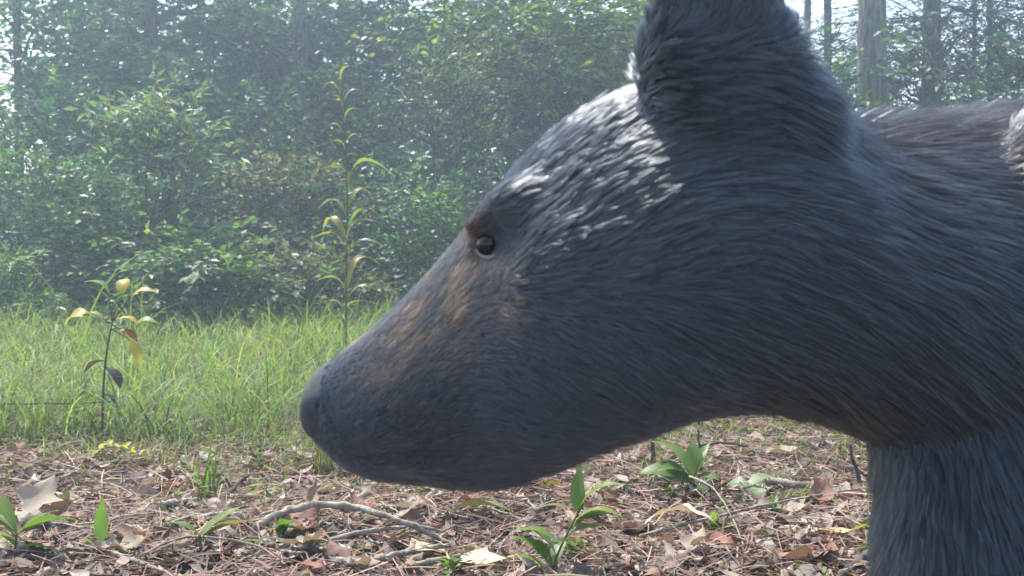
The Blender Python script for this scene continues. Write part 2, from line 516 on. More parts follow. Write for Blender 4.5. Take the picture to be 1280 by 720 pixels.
def distant_wood():
    mb, n = MB(), 9500
    x = rng.uniform(-20, 20, n); y = rng.uniform(17, 27, n)
    pxx = 640 + x / y * F
    top = np.where(pxx < 930, 4.7, 1.5) + 0.8 * np.sin(x * 0.9) + 0.6 * np.sin(x * 2.3 + 1)
    top = np.where(pxx < 75, 1.6, top)
    z = 0.1 + rng.random(n) ** 0.85 * np.maximum(top, 1.0)
    o = np.stack([x, y, z], 1)
    d = rng.standard_normal((n, 3)) * np.array([1, 1, 0.25])
    spray(mb, None, o, d, 0.8, 10, 0.24, 0.6, jit(GRN, n, 0.3, 0.12), sag=0.3)
    tag(mb.obj('distant_wood', M_LEAF), 'hazy green mass of the wood far behind the shrubs', 'woodland', kind='stuff')
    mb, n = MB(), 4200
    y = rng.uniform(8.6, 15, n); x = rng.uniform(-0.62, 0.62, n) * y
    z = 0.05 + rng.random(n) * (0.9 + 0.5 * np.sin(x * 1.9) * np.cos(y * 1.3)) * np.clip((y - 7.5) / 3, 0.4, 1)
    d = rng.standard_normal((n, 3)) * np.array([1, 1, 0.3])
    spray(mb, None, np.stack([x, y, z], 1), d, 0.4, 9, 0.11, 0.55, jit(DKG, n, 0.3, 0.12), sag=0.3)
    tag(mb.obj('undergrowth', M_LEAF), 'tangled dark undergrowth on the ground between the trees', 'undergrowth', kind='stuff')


distant_wood()


# ------------------------------------------------------------------ grass
def blades(mb, base, az, H, lean, W, c, seg=4):
    n = len(base)
    t = np.linspace(0, 1, seg + 1)
    hd = np.stack([np.cos(az), np.sin(az), np.zeros(n)], 1)
    sd = np.stack([-np.sin(az), np.cos(az), np.zeros(n)], 1)
    tw = rng.uniform(-0.8, 0.8, n)[:, None]
    sd = nrm(sd + hd * tw)
    H, lean, W = (np.broadcast_to(q, n)[:, None] for q in (H, lean, W))
    arc = lean * t[None] ** 1.8
    hor = H * np.sin(arc) * t[None] ** 1.0
    ver = H * t[None] * np.cos(arc * 0.85)
    pos = base[:, None] + hd[:, None] * hor[..., None] + np.array([0, 0, 1.0]) * ver[..., None]
    w = W * (1 - t[None] ** 2.2) * 0.5 + 0.0002
    a = pos + sd[:, None] * w[..., None]; b = pos - sd[:, None] * w[..., None]
    v = np.stack([a, b], 2).reshape(n, -1, 3)
    k = 2 * (seg + 1)
    q = np.array([[2 * i, 2 * i + 1, 2 * i + 3, 2 * i + 2] for i in range(seg)])
    f = (np.arange(n)[:, None, None] * k + q[None]).reshape(-1, 4)
    mb.add(v.reshape(-1, 3), f, np.repeat(c, k, 0))


def on_ground(x, y, dz=0.0):
    return np.stack([x, y, gz(x, y) + dz], 1)


def grass():
    mb = MB()
    n = 30000
    y = 3.7 + 3.7 * rng.random(n) ** 0.9
    x = rng.uniform(-0.52, 0.52, n) * y
    dens = 0.5 + 0.5 * np.sin(x * 2.1 + 1.3 * y) * np.cos(1.7 * y - x)
    keep = rng.random(n) < np.clip((y - 3.55) / 0.8, 0, 1) * (0.45 + 0.55 * dens)
    x, y = x[keep], y[keep]; n = len(x)
    dens = dens[keep]
    h = (0.08 + 0.27 * rng.random(n) ** 1.5) * (0.7 + 0.45 * dens)
    c = jit((0.17, 0.25, 0.06), n, 0.2, 0.1)
    dry = rng.random(n) < 0.10
    c[dry] = jit((0.30, 0.25, 0.13), dry.sum(), 0.2, 0.06)
    blades(mb, on_ground(x, y, -0.005), rng.uniform(0, 2 * np.pi, n), h, rng.uniform(0.2, 1.9, n), rng.uniform(0.003, 0.007, n), c)
    NT = 340
    # thin low grass coming through the litter, in loose tufts
    cy = 2.3 + 1.9 * rng.random(NT) ** 0.5
    cx = np.where(rng.random(NT) < 0.72, rng.uniform(-0.5, -0.12, NT), rng.uniform(0.05, 0.4, NT)) * cy
    k = 22
    x = np.repeat(cx, k) + 0.04 * rng.standard_normal(NT * k); y = np.repeat(cy, k) + 0.04 * rng.standard_normal(NT * k)
    n = len(x)
    blades(mb, on_ground(x, y, -0.004), rng.uniform(0, 2 * np.pi, n), 0.03 + 0.14 * rng.random(n) * np.clip((y - 1.8) / 1.6, 0.15, 1), rng.uniform(0.3, 2.0, n),
           rng.uniform(0.0015, 0.004, n), jit((0.17, 0.23, 0.07), n, 0.2, 0.1))
    n = 900      # long blades sprawling out over the litter
    y = 3.0 + 1.7 * rng.random(n); x = rng.uniform(-0.5, -0.10, n) * y
    blades(mb, on_ground(x, y, -0.004), rng.uniform(0, 2 * np.pi, n), rng.uniform(0.16, 0.42, n), rng.uniform(0.9, 2.3, n), rng.uniform(0.003, 0.006, n), jit((0.16, 0.225, 0.075), n, 0.25, 0.1), seg=7)
    # tiny green sprigs dotted through the litter
    n = 1500
    y = 1.9 + 2.2 * rng.random(n); x = rng.uniform(-0.5, 0.42, n) * y
    keep = np.sin(x * 5.0 + 1) * np.cos(y * 4.0 + x) > 0.0
    x, y = x[keep], y[keep]; n = len(x)
    d = rng.standard_normal((n, 3)); d[:, 2] = 0.3 + 0.4 * rng.random(n)
    leaves(mb, on_ground(x, y, 0.012 + 0.015 * rng.random(n)), d, np.array([0, 0, 1.0]) + 0.4 * rng.standard_normal((n, 3)), 0.02 + 0.03 * rng.random(n), 0.008 + 0.01 * rng.random(n), jit((0.15, 0.21, 0.06), n, 0.2, 0.1))
    tag(mb.obj('grass', M_GRASS), 'bright green grass growing in a band before the shrubs', 'grass', kind='stuff')


grass()


# ------------------------------------------------------------------ leaf litter
TAN = [(0.38, 0.30, 0.235), (0.25, 0.185, 0.15), (0.48, 0.41, 0.33), (0.15, 0.105, 0.085), (0.20, 0.13, 0.105), (0.31, 0.255, 0.21), (0.10, 0.07, 0.06), (0.12, 0.09, 0.075)]


def leaf_shape(kind, n=9, across=3):
    t = np.linspace(0, 1, n)
    if kind == 'oval':
        w = np.sin(np.pi * t ** 0.85) ** 0.8
    elif kind == 'lance':
        w = np.sin(np.pi * t ** 0.7) ** 1.1 * 0.55
    elif kind == 'oak':
        w = (np.sin(np.pi * t ** 0.9) ** 0.7) * (0.62 + 0.38 * np.cos(t * np.pi * 6.0 + 2.6))
    elif kind == 'lobed':
        w = np.interp(t, [0, 0.08, 0.22, 0.30, 0.45, 0.55, 0.68, 0.78, 0.9, 1], [0.03, 0.12, 0.75, 0.28, 0.35, 0.95, 0.35, 0.32, 0.18, 0.0])
    w = np.maximum(w, 0.015)
    return t, w


def litter_mass(n, ymin, ymax, seed):
    """one mass of small curled leaves, needles and bits"""
    mb = MB()
    na, nb = 6, 3
    y = ymin + (ymax - ymin) * rng.random(n) ** 1.1
    x = rng.uniform(-0.6, 0.6, n) * y
    far = rng.random(n) < 0.2      # and on round the bear and the camera
    x[far] = rng.uniform(-2.6, 2.8, far.sum()); y[far] = rng.uniform(-0.6, 5.0, far.sum())
    c0 = on_ground(x, y, 0.002 + 0.03 * rng.random(n) ** 1.5)
    L = 0.02 + 0.05 * rng.random(n) ** 1.6
    W = L * rng.uniform(0.16, 0.55, n)
    az = rng.uniform(0, 2 * np.pi, n)
    d = np.stack([np.cos(az), np.sin(az), 0.25 * rng.standard_normal(n)], 1); d = nrm(d)
    up = nrm(np.stack([0.35 * rng.standard_normal(n), 0.35 * rng.standard_normal(n), np.ones(n)], 1))
    s = nrm(np.cross(up, d)); u = np.cross(d, s)
    t = np.linspace(-0.5, 0.5, na); tt = t + 0.5
    w = np.sin(np.pi * np.clip(tt, 0.03, 0.97) ** 0.85) ** 0.8
    rag = 1 + 0.3 * rng.standard_normal((n, na))
    curl = rng.uniform(-0.9, 0.9, n); bend = rng.uniform(-0.5, 0.5, n); twist = rng.uniform(-0.8, 0.8, n)
    vs = np.zeros((n, na, nb, 3))
    for i in range(na):
        for j in range(nb):
            q = j - 1.0
            off = q * 0.5 * W * w[i] * rag[:, i]
            a = twist * t[i] * 2
            ss = s * np.cos(a)[:, None] + u * np.sin(a)[:, None]
            uu = u * np.cos(a)[:, None] - s * np.sin(a)[:, None]
            vs[:, i, j] = c0 + d * (t[i] * L)[:, None] + ss * off[:, None] + uu * (curl * np.abs(off) + bend * L * (4 * t[i] ** 2) * 0.5)[:, None]
    lift = np.maximum(0, gz(vs[..., 0], vs[..., 1]) + 0.001 - vs[..., 2]).max(axis=(1, 2))
    vs[..., 2] += (lift * 0.8)[:, None, None]
    i, j = np.meshgrid(np.arange(na - 1), np.arange(nb - 1), indexing='ij')
    q = np.stack([i * nb + j, (i + 1) * nb + j, (i + 1) * nb + j + 1, i * nb + j + 1], -1).reshape(-1, 4)
    f = (np.arange(n)[:, None, None] * (na * nb) + q[None]).reshape(-1, 4)
    cc = np.asarray(TAN)[rng.integers(0, len(TAN), n)]
    cc = (cc * 0.84 * (1 + 0.3 * rng.standard_normal((n, 1))).clip(0.3, 1.7)).clip(0.02, 0.6)
    mb.add(vs.reshape(-1, 3), f, np.repeat(cc, na * nb, 0))
    return mb


def needles(mb, n):
    y = 1.7 + 3.0 * rng.random(n) ** 1.0
    x = rng.uniform(-0.55, 0.55, n) * y
    p = on_ground(x, y, 0.004 + 0.035 * rng.random(n) ** 1.3)
    az = rng.uniform(0, 2 * np.pi, n)
    L = rng.uniform(0.04, 0.13, n); W = rng.uniform(0.0012, 0.0032, n)
    d = nrm(np.stack([np.cos(az), np.sin(az), 0.22 * rng.standard_normal(n)], 1))
    s = nrm(np.cross(d, np.array([0, 0, 1.0]) + 0.4 * rng.standard_normal((n, 3))))
    u = np.cross(s, d)
    bow = rng.uniform(-0.3, 0.3, n)
    t = np.linspace(-0.5, 0.5, 4)
    vs = []
    for k in t:
        c = p + d * (k * L)[:, None] + u * (bow * L * (0.25 - k * k))[:, None]
        vs += [c + s * (W * 0.5)[:, None], c - s * (W * 0.5)[:, None] + u * (W * 0.4)[:, None]]
    v = np.stack(vs, 1)
    q = np.array([[2 * i, 2 * i + 1, 2 * i + 3, 2 * i + 2] for i in range(3)])
    f = (np.arange(n)[:, None, None] * 8 + q[None]).reshape(-1, 4)
    cc = jit((0.25, 0.165, 0.125), n, 0.4, 0.08)
    mb.add(v.reshape(-1, 3), f, np.repeat(cc, 8, 0))


lit = litter_mass(24000, 1.65, 5.2, 1)
needles(lit, 32000)
tag(lit.obj('leaf_litter', M_DEAD), 'brown litter of small curled leaves, needles and bits covering the ground', 'leaf litter', kind='stuff')


def leaf_mesh(name, kind, mat, c, L=1.0, W=0.5, curl=0.3, bend=0.2, n=11, across=5, edge=0.0, wave=0.0, c2=None):
    """a single leaf along +X, its blade curled about the midrib"""
    mb = MB()
    t, w = leaf_shape(kind, n)
    q = np.linspace(-1, 1, across)
    v = np.zeros((n, across, 3)); cc = np.zeros((n, across, 3))
    c = np.asarray(c); c2 = c * 0.6 if c2 is None else np.asarray(c2)
    for i in range(n):
        for j in range(across):
            yy = q[j] * w[i] * W * 0.5 * (1 + (edge * rng.standard_normal() if abs(q[j]) == 1 else 0))
            v[i, j] = (t[i] * L, yy, curl * abs(yy) + bend * L * (t[i] - 0.5) ** 2 * 2 + wave * W * math.sin(9 * t[i] + 2 * q[j]) * abs(q[j]))
            k = abs(q[j]) ** 2 * rng.random()
            cc[i, j] = c * (1 - k) + c2 * k
    v[..., 2] -= v[..., 2].min()
    i, j = np.meshgrid(np.arange(n - 1), np.arange(across - 1), indexing='ij')
    f = np.stack([i * across + j, (i + 1) * across + j, (i + 1) * across + j + 1, i * across + j + 1], -1).reshape(-1, 4)
    mb.add(v.reshape(-1, 3), f, cc.reshape(-1, 3))
    # leaf stalk
    st = np.array([[-0.12 * L, 0, v[0, across // 2, 2] + 0.01 * L], [-0.05 * L, 0.004, v[0, across // 2, 2]], [0.03 * L, 0, v[0, across // 2, 2]]])
    tube(mb, st, np.array([0.006, 0.006, 0.004]) * L, 3, c * 0.7, cap=False)
    return mb.mesh(name, mat)


LAND = [(430, 635, 'by the arched grey branch'), (480, 670, 'in the dark stick tangle'), (570, 705, 'by the large pale lobed leaf'), (690, 690, 'by the leggy weed'), (850, 610, 'by the broad leaved seedling'),
        (845, 675, 'by the pale cream leaf'), (940, 615, 'by the silvery two lobed leaf'), (1000, 598, 'by the rough dark branch'), (960, 640, 'below the straw coloured stem'), (1060, 700, 'by the knobbly branch end'),
        (1010, 685, 'by the golden pointed leaf'), (250, 700, 'by the low bronze sprig'), (262, 628, 'by the upright grass tuft'), (125, 700, 'by the single green blade'), (20, 690, 'by the spreading green plant'),
        (60, 670, 'by the mossy log piece'), (130, 600, 'by the yellow green frond'), (60, 590, 'under the wire like twig'), (412, 590, 'by the dry grass under the nose'), (640, 620, 'below the bear\'s jaw'),
        (330, 690, 'by the tiny round leaved sprout'), (300, 605, 'by the slanting dark twig'), (180, 655, 'by the grey twig'), (760, 640, 'between the jaw and the leggy weed'), (1075, 600, 'by the withered stalk')]


USED = set()


def landmark(px, py):
    return min(LAND, key=lambda q: (q[0] - px) ** 2 + (2.0 * (q[1] - py)) ** 2)[2]


def dead_leaves():
    kinds = [('oval', 0.5, 0.5, 0.3), ('oval', 0.42, -0.4, 0.35), ('oak', 0.62, 0.35, 0.25), ('lobed', 0.8, 0.3, 0.2), ('lance', 0.5, 0.6, 0.4), ('oak', 0.55, -0.5, -0.3)]
    shades = [((0.33, 0.26, 0.19), 'tan'), ((0.27, 0.17, 0.12), 'brown'), ((0.36, 0.30, 0.235), 'pale buff'), ((0.24, 0.12, 0.085), 'reddish brown')]
    data = []
    for k, W, cu, be in kinds:
        for s, sn in shades:
            data.append((leaf_mesh('dead_leaf', k, M_DEAD, s, 1.0, W, cu, be, edge=0.12, wave=0.12), k, sn))
    words = {'oval': 'oval', 'oak': 'ragged edged', 'lobed': 'pointed lobed', 'lance': 'narrow curled'}
    n = 0
    while n < 230:
        py = 560 + 165 * rng.random() ** 0.8
        px = rng.uniform(-20, 1110)
        if 400 < px < 870 and py < 600: continue
        g = G(px, py)
        for _ in range(12):      # look-alikes stay apart: each spot gets different kinds of leaf
            me, k, sn = data[rng.integers(len(data))]
            L = rng.uniform(0.045, 0.11)
            size = 'small ' if L < 0.065 else ('big ' if L > 0.09 else '')
            lab = f'{size}{sn} {words[k]} dead leaf {landmark(px, py)}'
            if lab not in USED: break
        USED.add(lab)
        o = link('dead_leaf', me)
        o.location = (g[0], g[1], gz(g[0], g[1]) + 0.006 + 0.02 * rng.random())
        o.rotation_euler = (0.35 * rng.standard_normal(), 0.25 * rng.standard_normal(), rng.uniform(0, 2 * np.pi))
        o.scale = (L, L, L)
        tag(o, lab, 'dead leaf', f'{sn} {words[k]} dead leaves in the foreground litter')
        n += 1

    def one(label, kind, c, px, py, L, W, rz, curl=0.2, bend=0.2, tilt=(0, 0), dz=0.02, mat=M_DEAD, edge=0.05):
        g = G(px, py)
        o = link('dead_leaf', leaf_mesh('dead_leaf', kind, mat, c, L, W * L, curl, bend, n=17, across=7, edge=edge, wave=0.05, c2=np.asarray(c) * 0.8))
        o.location = (g[0], g[1], g[2] + dz); o.rotation_euler = (*tilt, rz)
        tag(o, label, 'dead leaf')
    one('large pale yellow lobed leaf lying flat under the dark tangle of sticks', 'lobed', (0.52, 0.48, 0.30), 512, 688, 0.23, 0.75, R(-28), 0.1, 0.12, (R(-8), 0))
    one('pale tan leaf with pointed lobes propped beside the green blades', 'lobed', (0.34, 0.28, 0.21), 22, 690, 0.14, 0.9, R(75), 0.2, 0.1, (R(10), R(-35)))
    one('pale cream leaf bridging over a dark curled lump', 'oak', (0.52, 0.46, 0.33), 806, 668, 0.15, 0.45, R(-14), 0.35, -0.4, (R(-10), 0), 0.045)
    one('brown hooded leaf arched over the dark hollow on the floor', 'oak', (0.15, 0.11, 0.085), 805, 712, 0.12, 0.8, R(10), -0.5, -0.4, (R(12), R(5)), 0.02)
    one('dull red leaf lying beside the low green sprig', 'oval', (0.33, 0.10, 0.08), 226, 708, 0.085, 0.42, R(48), 0.2, 0.1, (R(-30), R(-20)), 0.01)
    one('yellow and green spotted leaf lying just below the bear\'s jaw', 'oval', (0.30, 0.26, 0.06), 655, 618, 0.12, 0.4, R(12), 0.3, -0.2, (R(-25), 0), 0.012)
    one('green blotched dying leaf behind the pale lobed leaf', 'oval', (0.13, 0.16, 0.05), 560, 648, 0.15, 0.4, R(-8), 0.3, -0.25, (R(-15), 0), 0.025)
    one('dark pitted leaf standing beside the green blotched one', 'oval', (0.10, 0.06, 0.045), 535, 660, 0.10, 0.5, R(160), 0.3, -0.25, (R(-40), 0), 0.02)
    one('golden pointed leaf resting on needles near the bear\'s leg', 'lance', (0.50, 0.38, 0.20), 1008, 680, 0.10, 0.6, R(-30), 0.4, 0.2, (0, R(-8)), 0.02)


dead_leaves()


# ------------------------------------------------------------------ sticks
def stick(label, pts, r, name='fallen_stick', mat=None, side=None, group=None):
    """pts: (px, py, height above ground)"""
    up_ = len({b for _, b, _ in pts}) == 1      # given as a foot and heights above it
    p = np.array([G(a, b) + np.array([0, 0, h]) if up_ else G(a, b, h + 0.016) for a, b, h in pts])
    # densify
    t = np.linspace(0, 1, len(p)); tt = np.linspace(0, 1, max(10, 5 * len(p)))
    q = np.stack([np.interp(tt, t, p[:, k]) for k in range(3)], 1)
    for _ in range(3): q[1:-1] = 0.5 * q[1:-1] + 0.25 * (q[:-2] + q[2:])
    q[1:-1] += rng.standard_normal(q[1:-1].shape) * r * 0.16
    mb = MB()
    b = q[0].copy()
    tube(mb, q - b, np.linspace(r, r * 0.55, len(q)), 7, lump=0.12)
    if side:
        for at, vec, rr in side:
            k = int(at * (len(q) - 1))
            tube(mb, bent(q[k] - b, q[k] - b + np.asarray(vec), 5, 0.06), np.linspace(rr, rr * 0.5, 5), 5)
    o = mb.obj(name, mat or M_STICK, loc=tuple(b))
    return tag(o, label, 'stick', group)


stick('long arched grey branch lying under the bear\'s chin', [(318, 668, .012), (345, 648, .03), (385, 632, .05), (440, 628, .055), (500, 640, .05), (545, 655, .02), (570, 668, .008)], 0.0085,
      side=[(0.1, (0.0, 0.02, -0.02), 0.004), (0.75, (0.1, 0.05, -0.02), 0.004)])
stick('knobbly forked stick in the dark tangle', [(412, 672, .01), (450, 658, .025), (490, 650, .03), (520, 648, .02)], 0.0055, side=[(0.3, (-0.03, 0.02, 0.035), 0.003)])
stick('lichen flecked stick crossing the dark tangle', [(455, 694, .01), (490, 680, .02), (525, 672, .025), (560, 664, .015)], 0.007)
stick('short thick stick resting above the large pale leaf', [(495, 700, .01), (530, 688, .02), (575, 676, .02)], 0.008)
stick('dark thin stick at the base of the tangle', [(412, 690, .01), (440, 694, .014), (475, 704, .008)], 0.006)
stick('long thin straw coloured stem crossing behind the pale cream leaf', [(800, 655, .02), (880, 640, .03), (960, 625, .03), (1030, 612, .028), (1085, 600, .02)], 0.0036)
stick('bent dry grass stalk arching over the broad leaved seedling', [(862, 588, .06), (890, 598, .07), (905, 620, .05), (920, 650, .02), (930, 680, .005)], 0.0024)
stick('rough dark branch lying across the needles', [(958, 596, .012), (990, 596, .02), (1030, 600, .012), (1052, 600, .012)], 0.011)
stick('thin twig standing up from the needles', [(1048, 598, .0), (1047, 598, .05), (1046, 598, .085)], 0.003)
stick('dark withered stalk standing beside the bear\'s leg', [(1076, 604, .0), (1072, 604, .05), (1064, 604, .09), (1062, 604, .12)], 0.006, mat=M_BARK)
stick('knobbly grey branch end poking out beside the bear\'s leg', [(1110, 668, .03), (1085, 690, .025), (1060, 708, .015), (1040, 722, .01)], 0.011, mat=M_BARK)
stick('thin dark stem leaning under the bear\'s throat', [(876, 590, .0), (874, 590, .06), (872, 590, .11)], 0.0045, mat=M_BARK)
stick('stout dark stem standing under the bear\'s throat', [(817, 594, .0), (816, 594, .06), (816, 594, .12)], 0.0075, mat=M_BARK)
stick('grey twig slanting under the bear\'s throat', [(812, 600, .01), (838, 580, .03), (866, 563, .05)], 0.0045)
stick('thin dark twig arching beyond the broad leaved seedling', [(866, 560, .04), (900, 552, .05), (935, 556, .03)], 0.004, mat=M_BARK)
stick('straight dark wire like twig hanging over the grassy litter', [(-30, 560, .10), (40, 560, .10), (90, 560, .105), (140, 560, .12)], 0.003, mat=M_BARK)
stick('pale broken stick under the grass tuft', [(200, 640, .015), (225, 636, .025), (245, 630, .02)], 0.008)
stick('short pale stub of wood beside the grass tuft', [(262, 636, .01), (290, 638, .015)], 0.012)
stick('dark twig slanting up through the litter', [(280, 622, .01), (300, 600, .03), (312, 590, .05)], 0.006, mat=M_BARK)
stick('pale curved root like stick beside the low green sprig', [(248, 660, .005), (272, 652, .025), (300, 652, .03), (318, 664, .008)], 0.006)
stick('thin stalk sweeping over the leaf lump beside the red leaf', [(175, 706, .02), (205, 690, .03), (240, 680, .03), (300, 682, .02), (345, 690, .01)], 0.003)
stick('buff stick lying beyond the pale tan leaf', [(25, 652, .012), (50, 638, .02)], 0.008)
stick('mossy dark log piece behind the pale tan leaf', [(34, 668, .015), (60, 672, .02), (85, 678, .012)], 0.020, mat=M_BARK)
stick('thin buff stem beside the single green blade', [(135, 690, .01), (185, 680, .015)], 0.0028)
stick('grey twig lying behind the single green blade', [(110, 672, .008), (160, 660, .02), (195, 654, .012)], 0.0045)
stick('long grey brown twig running to the frame of litter below the green blade', [(140, 706, .01), (170, 712, .015), (215, 724, .01)], 0.005)
for k in range(46):
    px, py = rng.uniform(0, 1090), rng.uniform(575, 722)
    if 420 < px < 800 and py < 610: continue
    a = rng.uniform(0, math.pi); l = rng.uniform(14, 45)
    stick(('pale' if k % 2 else 'grey') + (' short' if l < 28 else ' longer') + ' thin twig ' + landmark(px, py), [(px, py, .01), (px + l * math.cos(a) / 2, py - l * math.sin(a) * .22, .02 * rng.random() + .012), (px + l * math.cos(a), py - l * math.sin(a) * .45, .01)],
          rng.uniform(0.002, 0.0045), name='litter_twig', group='short twigs among the litter')


# ------------------------------------------------------------------ weeds and seedlings, each leaf its own part
LEAFCACHE = {}


def green_leaf(kind, W, c, curl, bend):
    key = (kind, W, tuple(c), curl, bend)
    if key not in LEAFCACHE:
        LEAFCACHE[key] = leaf_mesh('leaf', kind, M_LEAF, c, 1.0, W, curl, bend, n=9, across=5, edge=0.03, wave=0.03, c2=np.asarray(c) * 0.85)
    return LEAFCACHE[key]


def weed(label, name, base, stem_pts, stem_r, lvs, cat='plant', stem_mat=None, group=None, stem_c=(0.10, 0.09, 0.04)):
    """stem_pts relative to base; lvs: (t along stem, azimuth deg, pitch deg, length, kind, W, colour, bend, offset)"""
    e = empty(name, base, label, cat, group)
    sp = np.asarray(stem_pts, float)
    t = np.linspace(0, 1, len(sp)); tt = np.linspace(0, 1, 14)
    q = np.stack([np.interp(tt, t, sp[:, k]) for k in range(3)], 1)
    for _ in range(2): q[1:-1] = 0.5 * q[1:-1] + 0.25 * (q[:-2] + q[2:])
    mb = MB(); tube(mb, q, np.linspace(stem_r, stem_r * 0.5, 14), 6, stem_c, lump=0.08)
    mb.obj('stem', stem_mat or M_TWIG, e, loc=(0, 0, 0))
    for (s, az, pt, L, kind, W, c, bend, *off) in lvs:
        k = s * 13; i = min(int(k), 12); p = q[i] + (q[i + 1] - q[i]) * (k - i)
        if off:      # a leaf on a side stalk
            p2 = p + np.asarray(off[0]); tube(mb2 := MB(), bent(p, p2, 5, 0.05, 0.1), np.linspace(stem_r * .45, stem_r * .3, 5), 5, stem_c)
            mb2.obj('stalk', stem_mat or M_TWIG, e, loc=(0, 0, 0)); p = p2
        o = link('leaf', green_leaf(kind, W, c, 0.25, bend), e, loc=tuple(p))
        o.rotation_euler = (R(rng.uniform(-25, 25)), R(-pt), R(az))
        o.scale = (L, L, L)
    return e


YEL = (0.42, 0.33, 0.04); YG = (0.22, 0.24, 0.045); GR = (0.10, 0.17, 0.035); BG = (0.15, 0.22, 0.045); RST = (0.33, 0.12, 0.05); DRK = (0.05, 0.04, 0.03)
b = G(128, 560)
s = b[1] / F
weed('spindly sapling with ragged yellow leaves standing in the grass', 'sapling', b,
     [(0, 0, 0), (2 * s, 0, 70 * s), (8 * s, 0, 120 * s), (15 * s, 0, 152 * s)], 0.004,
     [(0.98, 175, -20, 0.081, 'oval', 0.75, YEL, -0.5, (-26 * s, 0, 8 * s)), (0.97, 185, 15, 0.074, 'oval', 0.55, YG, -0.4, (-8 * s, 0, 2 * s)), (1.0, 10, -25, 0.074, 'oval', 0.6, YEL, -0.5, (4 * s, 0, 2 * s)), (0.96, 350, -35, 0.068, 'oval', 0.45, RST, -0.3, (10 * s, 0, -6 * s)),
      (0.9, 330, -60, 0.081, 'oval', 0.4, YEL, -0.2, (24 * s, 0, -14 * s)), (0.9, 10, 12, 0.081, 'oval', 0.6, YG, -0.5, (26 * s, 0, -2 * s)), (1.0, 100, 40, 0.068, 'oval', 0.6, YEL, -0.3, (14 * s, 0, 34 * s)), (1.0, 10, 10, 0.074, 'oval', 0.5, YEL, -0.4, (24 * s, 0, 30 * s)), (0.98, 190, 30, 0.081, 'oval', 0.6, BG, -0.4, (-2 * s, 0, 34 * s)),
      (0.55, 190, -30, 0.068, 'oval', 0.5, DRK, -0.3), (0.5, 340, -50, 0.081, 'oval', 0.5, DRK, -0.3), (0.3, 350, -50, 0.068, 'oval', 0.5, DRK, -0.3)], stem_c=(0.09, 0.07, 0.05))
b = G(432, 470)
s = b[1] / F
lv = []
for k in range(26):
    t = 0.12 + 0.86 * k / 25
    az = (15 if k % 2 else 165) + rng.uniform(-35, 35)
    cc = [YG, (0.26, 0.22, 0.05), YG, BG, GR, (0.24, 0.12, 0.06)][rng.integers(6)]
    lv.append((t, az, rng.uniform(5, 40), (0.21 if t < 0.65 else 0.12) * rng.uniform(0.7, 1.1), 'lance', 0.34, cc, -0.9))
weed('tall thin weed with drooping yellow and rust tinged leaves before the shrubs', 'tall_weed', b,
     [(0, 0, 0), (2 * s, 0, 120 * s), (4 * s, 0, 250 * s), (-4 * s, 0, 370 * s)], 0.0045, lv, stem_c=(0.13, 0.08, 0.05))
b = G(868, 618)
s = b[1] / F
weed('broad leaved green seedling growing under the bear\'s throat', 'seedling', b, [(0, 0, 0), (-2 * s, 0, 14 * s), (-4 * s, 0, 26 * s)], 0.003,
     [(0.6, 172, 10, 0.13, 'oval', 0.55, GR, -0.3), (0.9, 150, 38, 0.13, 'oval', 0.5, BG, -0.3), (0.9, 200, 15, 0.10, 'oval', 0.5, GR, -0.3), (0.8, 20, 30, 0.08, 'oval', 0.55, GR, -0.3),
      (1.0, 75, 60, 0.09, 'oval', 0.5, BG, -0.2), (0.7, 330, 10, 0.07, 'oval', 0.5, BG, -0.4), (0.4, 280, 5, 0.07, 'oval', 0.6, GR, -0.4), (0.9, 45, 45, 0.11, 'lance', 0.5, BG, -0.2)])
b = G(935, 620)
weed('pale silvery green two lobed leaf on a short stalk', 'seedling', b, [(0, 0, 0), (0, 0, 0.02), (0.004, 0, 0.035)], 0.002,
     [(1.0, 150, -15, 0.07, 'oval', 0.8, (0.20, 0.27, 0.15), -0.2), (1.0, 20, 15, 0.07, 'oval', 0.7, (0.20, 0.27, 0.15), -0.2), (0.9, 290, -20, 0.06, 'oval', 0.7, (0.22, 0.28, 0.16), -0.2)])
b = G(688, 712)
s = b[1] / F
weed('leggy green weed with pale stem below the bear\'s jaw', 'seedling', b, [(0, 0, 0), (6 * s, 0, 30 * s), (20 * s, 0, 62 * s), (38 * s, 0, 95 * s)], 0.0028,
     [(0.05, 160, 25, 0.085, 'oval', 0.5, BG, -0.3), (0.2, 170, 35, 0.10, 'lance', 0.6, GR, -0.3), (0.35, 160, 30, 0.10, 'lance', 0.7, GR, -0.3), (0.5, 185, 20, 0.09, 'oval', 0.45, BG, -0.3), (0.55, 350, 25, 0.08, 'oak', 0.5, BG, -0.3),
      (0.7, 10, 20, 0.09, 'oak', 0.5, GR, -0.3), (0.8, 355, 5, 0.10, 'oval', 0.4, YG, -0.4), (0.95, 80, 70, 0.09, 'lance', 0.6, GR, -0.1), (0.9, 350, 30, 0.12, 'lance', 0.5, BG, -0.4), (0.9, 200, 15, 0.08, 'lance', 0.5, YG, -0.3), (0.15, 60, 40, 0.07, 'oval', 0.45, (0.22, 0.28, 0.16), -0.3)])
b = G(252, 720)
s = b[1] / F
weed('low sprig of long green and bronze leaves on a dark stalk', 'seedling', b, [(0, 0, 0), (0, 0, 20 * s), (-2 * s, 0, 44 * s)], 0.004,
     [(0.95, 30, 30, 0.095, 'lance', 0.6, BG, -0.1), (0.9, 8, 14, 0.12, 'lance', 0.5, (0.17, 0.15, 0.05), -0.15), (0.95, 175, 12, 0.085, 'lance', 0.6, GR, -0.3)], stem_c=(0.08, 0.06, 0.05))
b = G(125, 716)
